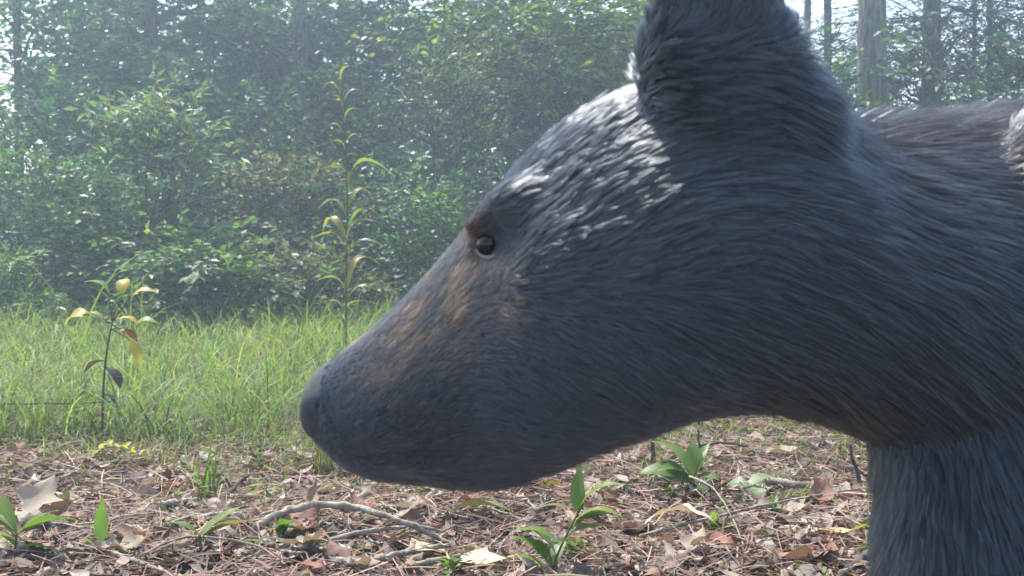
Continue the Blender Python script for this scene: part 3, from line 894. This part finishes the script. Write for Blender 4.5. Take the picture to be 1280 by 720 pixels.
weed('single bright green pointed blade standing in the litter', 'seedling', b, [(0, 0, 0), (0, 0, 0.02), (0.002, 0, 0.03)], 0.002,
     [(0.9, 95, 80, 0.085, 'lance', 0.55, (0.16, 0.27, 0.05), 0.1), (0.3, 200, 35, 0.06, 'lance', 0.5, (0.2, 0.27, 0.13), -0.2), (0.3, 310, 20, 0.05, 'oval', 0.5, (0.22, 0.28, 0.15), -0.2)])
b = G(18, 726)
weed('spreading green plant with broad grassy blades beside the pale tan leaf', 'seedling', b, [(0, 0, 0), (0.003, 0, 0.03), (0.006, 0, 0.06)], 0.003,
     [(0.9, 165, 35, 0.16, 'lance', 0.4, BG, -0.3), (0.9, 0, 8, 0.13, 'lance', 0.45, GR, -0.3), (0.8, 195, 25, 0.12, 'lance', 0.45, BG, -0.3), (0.9, 40, 25, 0.08, 'lance', 0.5, BG, -0.2), (0.5, 350, -10, 0.10, 'lance', 0.4, BG, -0.3), (0.6, 250, 20, 0.11, 'lance', 0.4, BG, -0.3), (0.9, 150, 18, 0.10, 'lance', 0.5, BG, -0.2)])
b = G(318, 704)
weed('tiny round leaved sprout beside the low sprig', 'seedling', b, [(0, 0, 0), (0.004, 0, 0.02), (0.008, 0, 0.03)], 0.0014,
     [(1.0, 170, 10, 0.026, 'oval', 0.8, BG, -0.2), (0.9, 20, 30, 0.02, 'oval', 0.8, (0.2, 0.26, 0.12), -0.2)])
b = G(82, 660)
weed('tiny yellowish sprout in the litter behind the green plant', 'seedling', b, [(0, 0, 0), (0.0, 0, 0.02), (0.002, 0, 0.03)], 0.0015,
     [(1.0, 80, 75, 0.035, 'oval', 0.6, YG, -0.2), (0.5, 180, 20, 0.03, 'oval', 0.6, BG, -0.2), (0.4, 0, 30, 0.03, 'oval', 0.6, GR, -0.2)])
b = G(130, 600)
lv = []
for k in range(16):
    lv.append((0.1 + 0.85 * k / 15, (80 if k % 2 else 260) + rng.uniform(-20, 20), 15, rng.uniform(0.025, 0.045), 'lance', 0.6, (0.36, 0.38, 0.05), -0.3))
weed('fallen yellow green feathery frond arching over the litter', 'frond', b + np.array([-0.05, 0, 0]), [(0, 0, 0.0), (0.05, 0, 0.055), (0.11, 0, 0.05), (0.17, 0, 0.01)], 0.002, lv)
for (px, py, lab) in [(890, 668, 'fine leaved green weed beside the bent dry stalk'), (960, 650, 'small spreading green weed beyond the straw coloured stem'), (1095, 715, 'green leaved sprout tucked beside the knobbly branch end'),
                      (1000, 632, 'little green weed between the pale stem and the rough branch'), (345, 690, 'toothed green sprout under the arched branch'), (715, 690, 'small green sprout beside the leggy weed'), (560, 718, 'yellowing sprout below the large pale leaf')]:
    b = G(px, py)
    lv = [(rng.uniform(0.3, 1), rng.uniform(0, 360), rng.uniform(5, 50), rng.uniform(0.025, 0.055), ['oval', 'lance', 'oak'][rng.integers(3)], 0.55, [BG, GR][rng.integers(2)], -0.3) for _ in range(9)]
    weed(lab, 'seedling', b, [(0, 0, 0), (0.004, 0, 0.02), (0.01, 0.004, 0.045)], 0.0018, lv)


def tuft(label, px, py, n, H, spread, lean, c=(0.13, 0.2, 0.05), W=(0.003, 0.006)):
    b = G(px, py)
    mb = MB()
    base = np.stack([rng.standard_normal(n) * spread, rng.standard_normal(n) * spread * 0.6, np.full(n, -0.004)], 1)
    blades(mb, base, rng.uniform(0, 2 * np.pi, n), H * rng.uniform(0.5, 1.05, n), rng.uniform(*lean, n), rng.uniform(*W, n), jit(c, n, 0.15, 0.08), seg=7)
    tag(mb.obj('grass_tuft', M_GRASS, loc=tuple(b)), label, 'grass tuft', 'grass tufts at the edge of the litter')


tuft('upright grass tuft growing behind the pale broken stick', 262, 630, 26, 0.19, 0.014, (0.1, 1.0))
tuft('tall dry streaked grass tuft under the bear\'s nose', 412, 590, 34, 0.24, 0.03, (0.05, 0.7), (0.22, 0.22, 0.09))
tuft('grass tuft with long arching blades beside the spindly sapling', 100, 560, 30, 0.30, 0.05, (0.3, 1.9))
tuft('wide sprawling grass tuft in the litter beyond the frond', 215, 570, 40, 0.28, 0.05, (0.7, 2.0), (0.10, 0.16, 0.06))
tuft('arching grass tuft reaching towards the bear\'s nose', 330, 545, 36, 0.36, 0.05, (0.4, 1.8))
tuft('sprawling grass tuft beside the wire like twig', 20, 570, 34, 0.25, 0.06, (0.5, 2.0))
tuft('very tall arching grass tuft rising above the grass band', 115, 462, 18, 0.75, 0.07, (0.6, 2.2), (0.13, 0.2, 0.05), (0.006, 0.010))
tuft('tall grass tuft beside the foot of the tall weed', 395, 478, 30, 0.52, 0.08, (0.2, 1.6), (0.15, 0.21, 0.05), (0.005, 0.009))
tuft('tall grass tuft with seed stalks left of the low light green bush', 185, 455, 20, 0.55, 0.08, (0.3, 1.8), (0.13, 0.2, 0.05), (0.005, 0.009))


# ------------------------------------------------------------------ the bear
HY = 0.73            # depth of the head's middle plane
BX, BY = 0.75, 0.87


def prof(p):
    """bear side-profile coordinates of points (orthographic on the head's middle plane)"""
    p = np.asarray(p)
    b = (p[..., 2] - P(640, 360, HY)[2]) / HY
    return 640 + p[..., 0] / HY * F, 360 - b * F


def build_bear():
    ns = 28
    secs = []
    # (top px,py) (bottom px,py) half width, plane, narrow-top factor
    S = [((376, 498), (380, 536), .020, .0, 0.9), ((383, 481), (404, 555), .029, 0, 0.9), ((402, 456), (420, 576), .034, 0, .85), ((432, 434), (438, 591), .037, 0, .8),
         ((476, 402), (480, 600), .044, 0, .75), ((525, 353), (535, 602), .053, 0, .72), ((565, 309), (600, 596), .067, 0, .74),
         ((606, 256), (675, 588), .083, 0, .78), ((645, 208), (735, 561), .090, 0, .85), ((697, 160), (795, 540), .103, .0, .85),
         ((747, 130), (850, 517), .112, .0, .85), ((806, 106), (900, 507), .118, .005, .85), ((886, 95), (960, 503), .122, .012, .85),
         ((980, 102), (1045, 520), .130, .025, .85)]
    for (a, b, w, dy, nt_) in S:
        A, B = P(*a, HY), P(*b, HY)
        secs.append((A + [0, dy, 0], B + [0, dy, 0], w, nt_))
    T = [(.235, .682, .468, .150, .785, .8), (.32, .684, .425, .178, .82, .8), (.44, .698, .345, .195, .85, .85), (.6, .715, .335, .205, .87, .9), (.8, .73, .33, .21, .88, .9),
         (1.0, .745, .345, .21, .88, .85), (1.15, .73, .38, .185, .88, .85), (1.26, .68, .44, .13, .88, .9), (1.32, .60, .52, .04, .88, 1)]
    for (x, zt, zb, w, y, nt_) in T:
        secs.append((np.array([x - 0.02, y, zt]), np.array([x + 0.02, y, zb]), w, nt_))
    mb = MB()
    rings = []
    a = np.linspace(0, 2 * np.pi, ns, endpoint=False)
    # interpolate the sections for a smooth loft
    A = np.array([s_[0] for s_ in secs]); B = np.array([s_[1] for s_ in secs]); Wd = np.array([s_[2] for s_ in secs]); Nt = np.array([s_[3] for s_ in secs])
    m0 = (A + B) / 2
    dist = np.concatenate([[0], np.cumsum(np.linalg.norm(np.diff(m0, axis=0), axis=1))])
    tt = np.linspace(0, dist[-1], 90)

    def smooth_interp(y):
        return np.stack([np.interp(tt, dist, y[:, k]) for k in range(y.shape[1])], 1)
    A, B = smooth_interp(A), smooth_interp(B)
    Wd = np.interp(tt, dist, Wd); Nt = np.interp(tt, dist, Nt)
    n = len(tt)
    v = np.zeros((n, ns, 3))
    for i in range(n):
        c = (A[i] + B[i]) / 2; h = (A[i] - B[i]) / 2
        ct, st = np.cos(a), np.sin(a)
        w = Wd[i] * (1 - (1 - Nt[i]) * np.clip(st, 0, 1)) * np.sign(ct) * np.abs(ct) ** 0.85
        v[i] = c + st[:, None] * h + w[:, None] * np.array([0, 1.0, 0])
    i, j = np.meshgrid(np.arange(n - 1), np.arange(ns), indexing='ij'); k = (j + 1) % ns
    f = np.stack([i * ns + j, i * ns + k, (i + 1) * ns + k, (i + 1) * ns + j], -1).reshape(-1, 4)
    mb.add(v.reshape(-1, 3), f)
    mb.f.append((np.arange(ns)[::-1])[None, :]); mb.f.append((np.arange(ns) + (n - 1) * ns)[None, :])

    def blob(c, r, rot=None, nu=14, nv=20):
        u = np.linspace(0, np.pi, nu)[1:-1]; w = np.linspace(0, 2 * np.pi, nv, endpoint=False)
        U, Wg = np.meshgrid(u, w, indexing='ij')
        p = np.stack([np.sin(U) * np.cos(Wg), np.sin(U) * np.sin(Wg), np.cos(U)], -1).reshape(-1, 3)
        p = np.concatenate([p, [[0, 0, 1], [0, 0, -1]]]) * np.asarray(r)
        if rot is not None: p = p @ np.array(rot.to_matrix()).T
        q = len(u)
        i, j = np.meshgrid(np.arange(q - 1), np.arange(nv), indexing='ij'); k = (j + 1) % nv
        f = np.stack([i * nv + j, (i + 1) * nv + j, (i + 1) * nv + k, i * nv + k], -1).reshape(-1, 4)
        b0 = mb.n
        mb.add(p + np.asarray(c), f)
        jj = np.arange(nv)
        mb.f.append(np.stack([jj, (jj + 1) % nv, np.full(nv, q * nv)], 1) + b0)
        mb.f.append(np.stack([(q - 1) * nv + (jj + 1) % nv, (q - 1) * nv + jj, np.full(nv, q * nv + 1)], 1) + b0)

    def limb(pts, rad):
        pts = np.asarray(pts, float); t = np.linspace(0, 1, len(pts)); tt = np.linspace(0, 1, 24)
        q = np.stack([np.interp(tt, t, pts[:, k]) for k in range(3)], 1)
        r = np.interp(tt, t, rad)
        for _ in range(2): q[1:-1] = .5 * q[1:-1] + .25 * (q[:-2] + q[2:]); r[1:-1] = .5 * r[1:-1] + .25 * (r[:-2] + r[2:])
        tube(mb, q, r, 16)

    # brow, cheeks
    for sgn in (-1, 1):
        q = P(628, 268, HY); blob(q + [0, sgn * .047, 0], (.030, .014, .015), Quaternion((0, 1, 0), R(-40)))
        q = P(790, 365, HY); blob(q + [0, sgn * .072, 0], (.088, .030, .066))
        q = P(560, 560, HY); blob(q + [0, sgn * .026, 0], (.06, .018, .02), Quaternion((0, 1, 0), R(10)))
    # ears: upright rounded shells
    for sgn in (-1, 1):
        yy = HY + sgn * .088
        c = P(893, 18, HY - .088) + [.035 if sgn > 0 else 0, 0, 0]; c[1] = yy
        blob(c, (.043, .020, .064), Quaternion((0, 0, 1), R(-sgn * 18)) @ Quaternion((1, 0, 0), R(-sgn * 8)))
        c2 = P(904, 75, HY - .088) + [.03 if sgn > 0 else 0, 0, 0]; c2[1] = HY + sgn * .072
        blob(c2, (.050, .030, .055))
    for sgn in (-1, 1):      # the neck's roll of fur behind each ear
        c3 = P(955, 128, HY - .07); c3[1] = HY + sgn * .06
        blob(c3, (.046, .034, .034), Quaternion((0, 1, 0), R(35)))
    # shoulder blade, haunch
    for sgn in (-1, 1):
        blob((.40, BY - .02 + sgn * .135, .565), (.115, .065, .135))
        blob((.345 + (.15 if sgn > 0 else 0), BY + sgn * .125, .465), (.095, .092, .085))
        blob((1.08, BY + sgn * .12, .52), (.16, .085, .18))
    # forelegs: near one a little forward
    limb([(.41, BY - .09, .60), (.355, BY - .135, .47), (.328, BY - .16, .31), (.32, BY - .16, .16), (.315, BY - .16, .07)], [.085, .100, .082, .068, .062])
    limb([(.50, BY + .08, .60), (.49, BY + .13, .46), (.49, BY + .15, .28), (.485, BY + .145, .15), (.48, BY + .145, .07)], [.08, .095, .076, .064, .06])
    for (x, y) in ((.29, BY - .16), (.455, BY + .145)):
        blob((x, y, .04), (.085, .058, .040))
        for t_ in range(5): blob((x - .075, y - .042 + .021 * t_, .026), (.022, .0125, .022), nu=8, nv=10)
    # hind legs: knee forward, hock backward
    for (dx, sgn) in ((0.0, -1), (.10, 1)):
        y = BY + sgn * .135
        limb([(1.12 + dx, y - sgn * .05, .54), (1.0 + dx, y + sgn * .01, .36), (1.10 + dx, y, .20), (1.09 + dx, y, .08)], [.135, .095, .062, .055])
        blob((1.05 + dx, y, .038), (.10, .055, .038))
        for t_ in range(5): blob((.955 + dx, y - .04 + .02 * t_, .025), (.022, .0125, .022), nu=8, nv=10)
    blob((1.33, BY, .60), (.045, .022, .03))
    src = mb.mesh('bear_source', M_TWIG)
    tmp = bpy.data.objects.new('bear_source', src); col.objects.link(tmp)
    rm = tmp.modifiers.new('r', 'REMESH'); rm.mode = 'VOXEL'; rm.voxel_size = 0.0075
    sm = tmp.modifiers.new('s', 'SMOOTH'); sm.factor = 0.5; sm.iterations = 9
    dg = bpy.context.evaluated_depsgraph_get()
    me = bpy.data.meshes.new_from_object(tmp.evaluated_get(dg))
    bpy.data.objects.remove(tmp)
    me.name = 'body'
    return me


def mesh_np(me):
    me.calc_loop_triangles()
    v = np.zeros(len(me.vertices) * 3); me.vertices.foreach_get('co', v)
    t = np.zeros(len(me.loop_triangles) * 3, np.int32); me.loop_triangles.foreach_get('vertices', t)
    nn = np.zeros(len(me.vertices) * 3); me.vertices.foreach_get('normal', nn)
    return v.reshape(-1, 3), t.reshape(-1, 3), nn.reshape(-1, 3)


def ray_hit(me, px, py):
    bvh = BVHTree.FromPolygons([v_.co[:] for v_ in me.vertices], [p_.vertices[:] for p_ in me.polygons])
    o = Vector((0, 0, CAM_H)); d = (Vector(P(px, py, 1.0)) - o).normalized()
    h, nr, _, _ = bvh.ray_cast(o, d)
    return np.array(h), np.array(nr)


def smooth01(x, a, b):
    t = np.clip((x - a) / (b - a), 0, 1); return t * t * (3 - 2 * t)


def vnoise(p, s, seed):
    """cheap smooth noise from summed sines"""
    r = np.random.default_rng(seed); o = np.zeros(len(p))
    for k in range(7):
        w = r.standard_normal(3); w = w / np.linalg.norm(w) * s * r.uniform(0.6, 1.8)
        o += np.sin(p @ w + r.uniform(0, 6.28))
    return o / 7 * 1.6


bear = empty('black_bear', (BX, BY, 0), 'black bear in side profile with brownish muzzle and one upright ear, sunlit brow', 'bear')
me = build_bear()
v, tri, nn = mesh_np(me)
eye_p, eye_n = ray_hit(me, 609, 306)
eye_p2 = eye_p.copy(); eye_p2[1] = 2 * HY - eye_p[1]
# sculpt: eye sockets, mouth line, nostrils, ear hollows
for e_ in (eye_p, eye_p2):
    d2 = ((v - e_) ** 2).sum(1)
    v[:, 1] += np.sign(HY - e_[1]) * 0.007 * np.exp(-d2 / (2 * .012 ** 2))
U, V = prof(v)
mouth = np.interp(U, [420, 450, 520, 590, 640], [566, 562, 556, 552, 535])
side = np.sign(v[:, 1] - HY)
inm = (U > 415) & (U < 640) & (np.abs(v[:, 1] - HY) > .012)
v[:, 1] -= np.where(inm, side * 0.003 * np.exp(-((V - mouth) / 7.0) ** 2), 0)
for sgn in (-1, 1):
    nc = P(398, 520, HY) + [0, sgn * .02, 0]
    d2 = ((v - nc) ** 2).sum(1)
    v[:, 0] += 0.006 * np.exp(-d2 / (2 * .006 ** 2)); v[:, 1] -= sgn * 0.004 * np.exp(-d2 / (2 * .006 ** 2))
    ec = P(870, 6, HY - .088) + [.035 if sgn > 0 else 0, 0, 0]; ec[1] = HY + sgn * .105
    d2 = ((v - ec) ** 2 / np.array([.026, .03, .035]) ** 2).sum(1)
    v[:, 1] -= sgn * 0.016 * np.exp(-d2 / 2)
me.vertices.foreach_set('co', v.ravel()); me.update()
v, tri, nn = mesh_np(me)
me.polygons.foreach_set('use_smooth', np.ones(len(me.polygons), bool))


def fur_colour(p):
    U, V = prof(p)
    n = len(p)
    base = np.tile(np.array([0.052, 0.065, 0.083]), (n, 1))  # black fur lifted and blued to carry the veil of lens glare
    # tan and brown on the muzzle, with ragged patches
    muz = smooth01(U, 410, 450) * (1 - smooth01(U + 45 * vnoise(p, 110, 21), 560, 700)) * smooth01(V, 250, 330)
    al, pe = p @ np.array([.82, 0, .57]), p @ np.array([-.57, 0, .82])
    q = np.stack([al * 0.3, p[:, 1], pe], 1)
    pat = 0.18 + 0.82 * smooth01(0.9 * vnoise(p, 110, 3) + 0.8 * vnoise(q, 600, 4), -0.2, 0.8)
    low = 1 - smooth01(V - np.interp(U, [400, 520, 600], [460, 455, 410]), -30, 60)
    k = (muz * pat * (0.12 + 0.88 * low))[:, None]
    base = base * (1 - k) + np.array([0.29, 0.20, 0.13]) * k
    gry = (muz * smooth01(vnoise(q, 800, 9), 0.0, 0.7) * 0.5 * low)[:, None]
    base = base * (1 - gry) + np.array([0.20, 0.17, 0.15]) * gry
    dk = np.exp(-((U - 618) / 30) ** 2 - ((V - 296) / 24) ** 2)[:, None] * 0.9
    base = base * (1 - dk) + np.array([0.010, 0.012, 0.015]) * dk
    lid = np.exp(-((U - 612) / 16) ** 2 - ((V - 332) / 9) ** 2)[:, None] * 0.8
    base = base * (1 - lid) + np.array([0.25, 0.20, 0.17]) * lid
    # rusty rim between the eyes, brown along the back darkened in place of shade
    rim = np.exp(-((U - 585) / 22) ** 2 - ((V - 285) / 35) ** 2)[:, None] * 0.4
    base = base * (1 - rim) + np.array([0.22, 0.10, 0.05]) * rim
    bk = (smooth01(p[:, 0], .17, .26) * smooth01(p[:, 2], .60, .68) * (0.5 + 0.5 * smooth01(vnoise(p, 60, 5), -0.3, 0.5)))[:, None]
    base = base * (1 - bk) + np.array([0.034, 0.026, 0.024]) * bk
    return base


# skin under the fur
sk, nt, bs, out = mat_new('bear_skin')
at = nt.nodes.new('ShaderNodeAttribute'); at.attribute_name = 'Col'
nt.links.new(at.outputs['Color'], bs.inputs['Base Color'])
bs.inputs['Roughness'].default_value = 0.7
nz = nt.nodes.new('ShaderNodeTexNoise'); nz.inputs['Scale'].default_value = 400
bp = nt.nodes.new('ShaderNodeBump'); bp.inputs['Strength'].default_value = 0.5; bp.inputs['Distance'].default_value = 0.002
nt.links.new(nz.outputs['Fac'], bp.inputs['Height']); nt.links.new(bp.outputs[0], bs.inputs['Normal'])
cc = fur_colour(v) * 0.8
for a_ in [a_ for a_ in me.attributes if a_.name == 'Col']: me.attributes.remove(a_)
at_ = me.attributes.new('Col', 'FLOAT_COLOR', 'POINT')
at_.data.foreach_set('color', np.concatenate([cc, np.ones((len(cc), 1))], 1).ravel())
me.materials.clear(); me.materials.append(sk)
body = link('body', me, bear)

# nose pad: the bare front of the snout, a shell lifted from the body
nm, nt, bs, out = mat_new('nose_leather')
bs.inputs['Base Color'].default_value = (0.066, 0.070, 0.077, 1); bs.inputs['Roughness'].default_value = 0.7; bs.inputs['Specular IOR Level'].default_value = 0.25
nz = nt.nodes.new('ShaderNodeTexVoronoi'); nz.inputs['Scale'].default_value = 420
bp = nt.nodes.new('ShaderNodeBump'); bp.inputs['Strength'].default_value = 0.5; bp.inputs['Distance'].default_value = 0.0015
nt.links.new(nz.outputs['Distance'], bp.inputs['Height']); nt.links.new(bp.outputs[0], bs.inputs['Normal'])
U, V = prof(v)
nose_v = (U < 414 - 0.22 * (V - 480)) & (V < 550)
tsel = tri[nose_v[tri].all(1)]
ids = np.unique(tsel); mp = -np.ones(len(v), int); mp[ids] = np.arange(len(ids))
fade = np.clip(np.minimum((414 - 0.22 * (V[ids] - 480)) - U[ids], 550 - V[ids]) / 16.0, 0, 1)
mbn = MB(); mbn.add(v[ids] + nn[ids] * (0.0028 * fade - 0.0006)[:, None], mp[tsel])
mbn.obj('nose', nm, bear)

# eyes
em, nt, bs, out = mat_new('eye')
bs.inputs['Base Color'].default_value = (0.006, 0.005, 0.004, 1); bs.inputs['Roughness'].default_value = 0.06; bs.inputs['Specular IOR Level'].default_value = 0.35
for e_, sg in ((eye_p, -1), (eye_p2, 1)):
    bm = bmesh.new(); bmesh.ops.create_uvsphere(bm, u_segments=24, v_segments=16, radius=0.0068)
    em_ = bpy.data.meshes.new('eye'); bm.to_mesh(em_); bm.free()
    for p_ in em_.polygons: p_.use_smooth = True
    em_.materials.append(em)
    o = link('eye', em_, bear, loc=tuple(e_ + np.array([0, -sg * 0.0078, 0]) - np.array(bear.location)))
    # lower lid, a bare pale rim
    mbl = MB(); a_ = np.linspace(R(200), R(340), 9)
    q = np.stack([0.0076 * np.cos(a_), np.full(9, sg * .005), 0.0080 * np.sin(a_)], 1)
    tube(mbl, q, np.array([.0004, .0006, .0009, .0011, .0012, .0011, .0009, .0006, .0004]), 6, (0.32, 0.27, 0.23))
    mbl.obj('eyelid', M_TWIG, o, loc=(0, 0, 0))

# claws
cm, nt, bs, out = mat_new('claw'); bs.inputs['Base Color'].default_value = (0.03, 0.027, 0.024, 1); bs.inputs['Roughness'].default_value = 0.4
for (x, y, n_) in ((.215, BY - .16, .021), (.38, BY + .145, .021), (.955 - .02, BY - .135, .02), (1.035, BY + .135, .02)):
    for t_ in range(5):
        mbc = MB(); yy = y - 2 * n_ + n_ * t_
        tube(mbc, [(x + .01, yy, .03), (x - .012, yy, .026), (x - .03, yy, .008)], [.005, .0042, .001], 6)
        mbc.obj('claw', cm, body, loc=(0, 0, 0))


# fur: real strands, combed and clumped
def build_fur():
    p3 = v[tri]
    area = np.linalg.norm(np.cross(p3[:, 1] - p3[:, 0], p3[:, 2] - p3[:, 0]), axis=1) / 2
    cen = p3.mean(1)
    cn = nrm(nn[tri].mean(1))
    U, V = prof(cen)
    muzz = 1 - smooth01(U, 540, 640)
    head = 1 - smooth01(U, 900, 1050)
    vis = smooth01(-cn[:, 1], -0.45, -0.1)
    dens = 60e3 + 340e3 * (cen[:, 0] < 0.5) * vis + 250e3 * head * vis + 700e3 * muzz * (0.3 + 0.7 * vis)
    dens *= np.where(cen[:, 0] > 0.55, 0.7, 1.0)
    bare = (U < 402 - 0.22 * (V - 480)) & (V < 546)
    for e_ in (eye_p, eye_p2): bare |= ((cen - e_) ** 2).sum(1) < 0.0095 ** 2
    dens[bare] = 0
    dens *= np.where(cen[:, 2] < 0.02, 0.0, 1.0)
    w = area * dens
    n = int(w.sum())
    ti = rng.choice(len(tri), n, p=w / w.sum())
    a, b = rng.random(n), rng.random(n); fl = a + b > 1; a[fl], b[fl] = 1 - a[fl], 1 - b[fl]
    bc = np.stack([1 - a - b, a, b], 1)[..., None]
    root = (v[tri[ti]] * bc).sum(1); nr = nrm((nn[tri[ti]] * bc).sum(1))
    U, V = prof(root)
    muzz = 1 - smooth01(U, 520, 680)
    ear = smooth01(-V, -110, -50) * (U > 770) * (U < 1050)
    L = np.interp(U, [400, 470, 560, 640, 740, 850, 960, 1100], [.003, .007, .010, .012, .015, .023, .032, .038])
    lowj = smooth01(V, 480, 600) * (1 - smooth01(U, 900, 950))
    L = L + lowj * 0.006 * smooth01(U, 430, 560)
    L = L * (1 - ear) + .009 * ear
    fo_ = (1 - smooth01(V, 260, 330)) * smooth01(U, 590, 650) * (1 - smooth01(U, 840, 900)) * (1 - ear)
    L = L * (1 + 0.55 * fo_)
    leg = smooth01(0.54 - root[:, 2], 0, .22) * smooth01(root[:, 0], .16, .30)
    L = L * (1 - 0.35 * leg)
    L *= rng.uniform(0.65, 1.15, n)
    for e_ in (eye_p, eye_p2):      # short fur round the eyes
        L *= 0.30 + 0.70 * smooth01(np.sqrt(((root - e_) ** 2).sum(1)), .010, .030)
    # combing
    fore = 1 - smooth01(V, 300, 420)
    hd = nrm(np.stack([np.full(n, .95), np.zeros(n), 0.34 * fore - 0.22 * (1 - fore)], 1))
    mz = nrm(np.stack([np.full(n, .80), np.zeros(n), 0.55 * fore + .35 * (1 - fore)], 1))
    bd = nrm(np.stack([np.full(n, .75), np.zeros(n), np.full(n, -.62)], 1))
    lg = np.tile([.12, 0, -1.0], (n, 1)); er = np.tile([.1, 0, 1.0], (n, 1))
    th = smooth01(U, 760, 1040)[:, None]
    d = mz * muzz[:, None] + hd * (1 - muzz[:, None])
    d = d * (1 - th) + bd * th
    d = d * (1 - leg[:, None]) + lg * leg[:, None]
    d = d * (1 - ear[:, None]) + er * ear[:, None]
    wav = np.stack([vnoise(root, 45, 11), vnoise(root, 45, 12), vnoise(root, 45, 13)], 1)
    d = d + 0.26 * wav * (1 - 0.8 * ear[:, None])
    d = d - nr * (d * nr).sum(1, keepdims=True)
    d = nrm(d)
    lift = (0.20 - 0.05 * fo_ + 0.16 * smooth01(U, 800, 1000) + 0.12 * np.clip(lowj * smooth01(U, 640, 760) + leg, 0, 1))[:, None] * rng.uniform(0.5, 1.5, (n, 1))
    d1 = nrm(d + nr * lift + 0.10 * rng.standard_normal((n, 3)))
    # clumps
    ng = n // 13
    gi = rng.choice(n, ng, replace=False)
    kd = KDTree(ng)
    for k_, q in enumerate(root[gi]): kd.insert(q, k_)
    kd.balance()
    near = np.fromiter((kd.find(q)[1] for q in root), dtype=int, count=n)
    g = gi[near]
    tip_g = root[g] + d1[g] * L[g][:, None]
    tip = root + d1 * L[:, None]
    fh = fore * smooth01(U, 580, 640) * (1 - smooth01(U, 860, 960))
    cl = (0.34 + 0.50 * fh - 0.1 * muzz)[:, None] * rng.uniform(0.6, 1.2, (n, 1))
    K = 5
    ts = np.linspace(0, 1, K)
    pts = np.zeros((n, K, 3))
    bendn = (-0.18 * L)[:, None] * nr
    for i_, t_ in enumerate(ts):
        q = root + d1 * (L * t_)[:, None] + bendn * (t_ ** 2) * 0.6
        qg = root[g] + d1[g] * (L[g] * t_)[:, None] + bendn[g] * (t_ ** 2) * 0.6
        pts[:, i_] = q + (qg - q) * cl * (t_ ** 1.3)
    pts[:, 0] -= nr * 0.001
    cur = bpy.data.hair_curves.new('fur')
    cur.add_curves([K] * n)
    cur.attributes['position'].data.foreach_set('vector', pts.reshape(-1, 3).ravel())
    r0 = np.interp(U, [430, 600, 900], [.00028, .00028, .00034])
    r0 = np.where(root[:, 0] > .55, .0008, r0)
    rad = r0[:, None] * np.array([1.0, 1.0, .85, .6, .15])[None]
    ra = cur.attributes.get('radius') or cur.attributes.new('radius', 'FLOAT', 'POINT')
    ra.data.foreach_set('value', rad.ravel())
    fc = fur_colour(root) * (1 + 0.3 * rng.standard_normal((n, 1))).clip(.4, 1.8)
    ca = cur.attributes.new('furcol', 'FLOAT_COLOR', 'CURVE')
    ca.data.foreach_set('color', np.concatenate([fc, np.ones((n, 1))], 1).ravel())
    m, nt, bs, out = mat_new('bear_fur')
    nt.nodes.remove(bs)
    hb = nt.nodes.new('ShaderNodeBsdfHairPrincipled'); hb.model = 'CHIANG'; hb.parametrization = 'COLOR'
    hb.inputs['Roughness'].default_value = 0.24; hb.inputs['Radial Roughness'].default_value = 0.45
    hb.inputs['Coat'].default_value = 0.0; hb.inputs['IOR'].default_value = 1.42
    at = nt.nodes.new('ShaderNodeAttribute'); at.attribute_name = 'furcol'
    nt.links.new(at.outputs['Color'], hb.inputs['Color'])
    pb = nt.nodes.new('ShaderNodeBsdfPrincipled')
    pb.inputs['Roughness'].default_value = 0.30; pb.inputs['Specular IOR Level'].default_value = 0.6
    nt.links.new(at.outputs['Color'], pb.inputs['Base Color'])
    ms = nt.nodes.new('ShaderNodeMixShader'); ms.inputs[0].default_value = 0.6
    nt.links.new(hb.outputs[0], ms.inputs[1]); nt.links.new(pb.outputs[0], ms.inputs[2])
    nt.links.new(ms.outputs[0], out.inputs['Surface'])
    cur.materials.append(m)
    o = link('fur', cur, bear)
    tag(o, kind='stuff')
    print('fur strands', n)


scene.cycles_curves.shape = 'RIBBONS'
build_fur()

# ------------------------------------------------------------------ haze
hb_ = bmesh.new(); bmesh.ops.create_cube(hb_, size=1.0)
hm_ = bpy.data.meshes.new('veil_volume'); hb_.to_mesh(hm_); hb_.free()
for q in hm_.vertices: q.co = (q.co.x * 60, q.co.y * 44 + 10, (q.co.z + 0.5) * 13.0 - 1.5)
hz, nt, bs, out = mat_new('veil_volume')
nt.nodes.remove(bs)
pv = nt.nodes.new('ShaderNodeVolumePrincipled')  # added bluish volume, stands in for the glare veil of the lens
pv.inputs['Color'].default_value = (0.66, 0.84, 1.0, 1)
pv.inputs['Density'].default_value = 0.0115
pv.inputs['Anisotropy'].default_value = 0.45
nt.links.new(pv.outputs[0], out.inputs['Volume'])
hm_.materials.append(hz)
tag(link('veil_volume', hm_), 'pale bluish volume added to stand in for lens glare', 'veil_volume', kind='stuff')
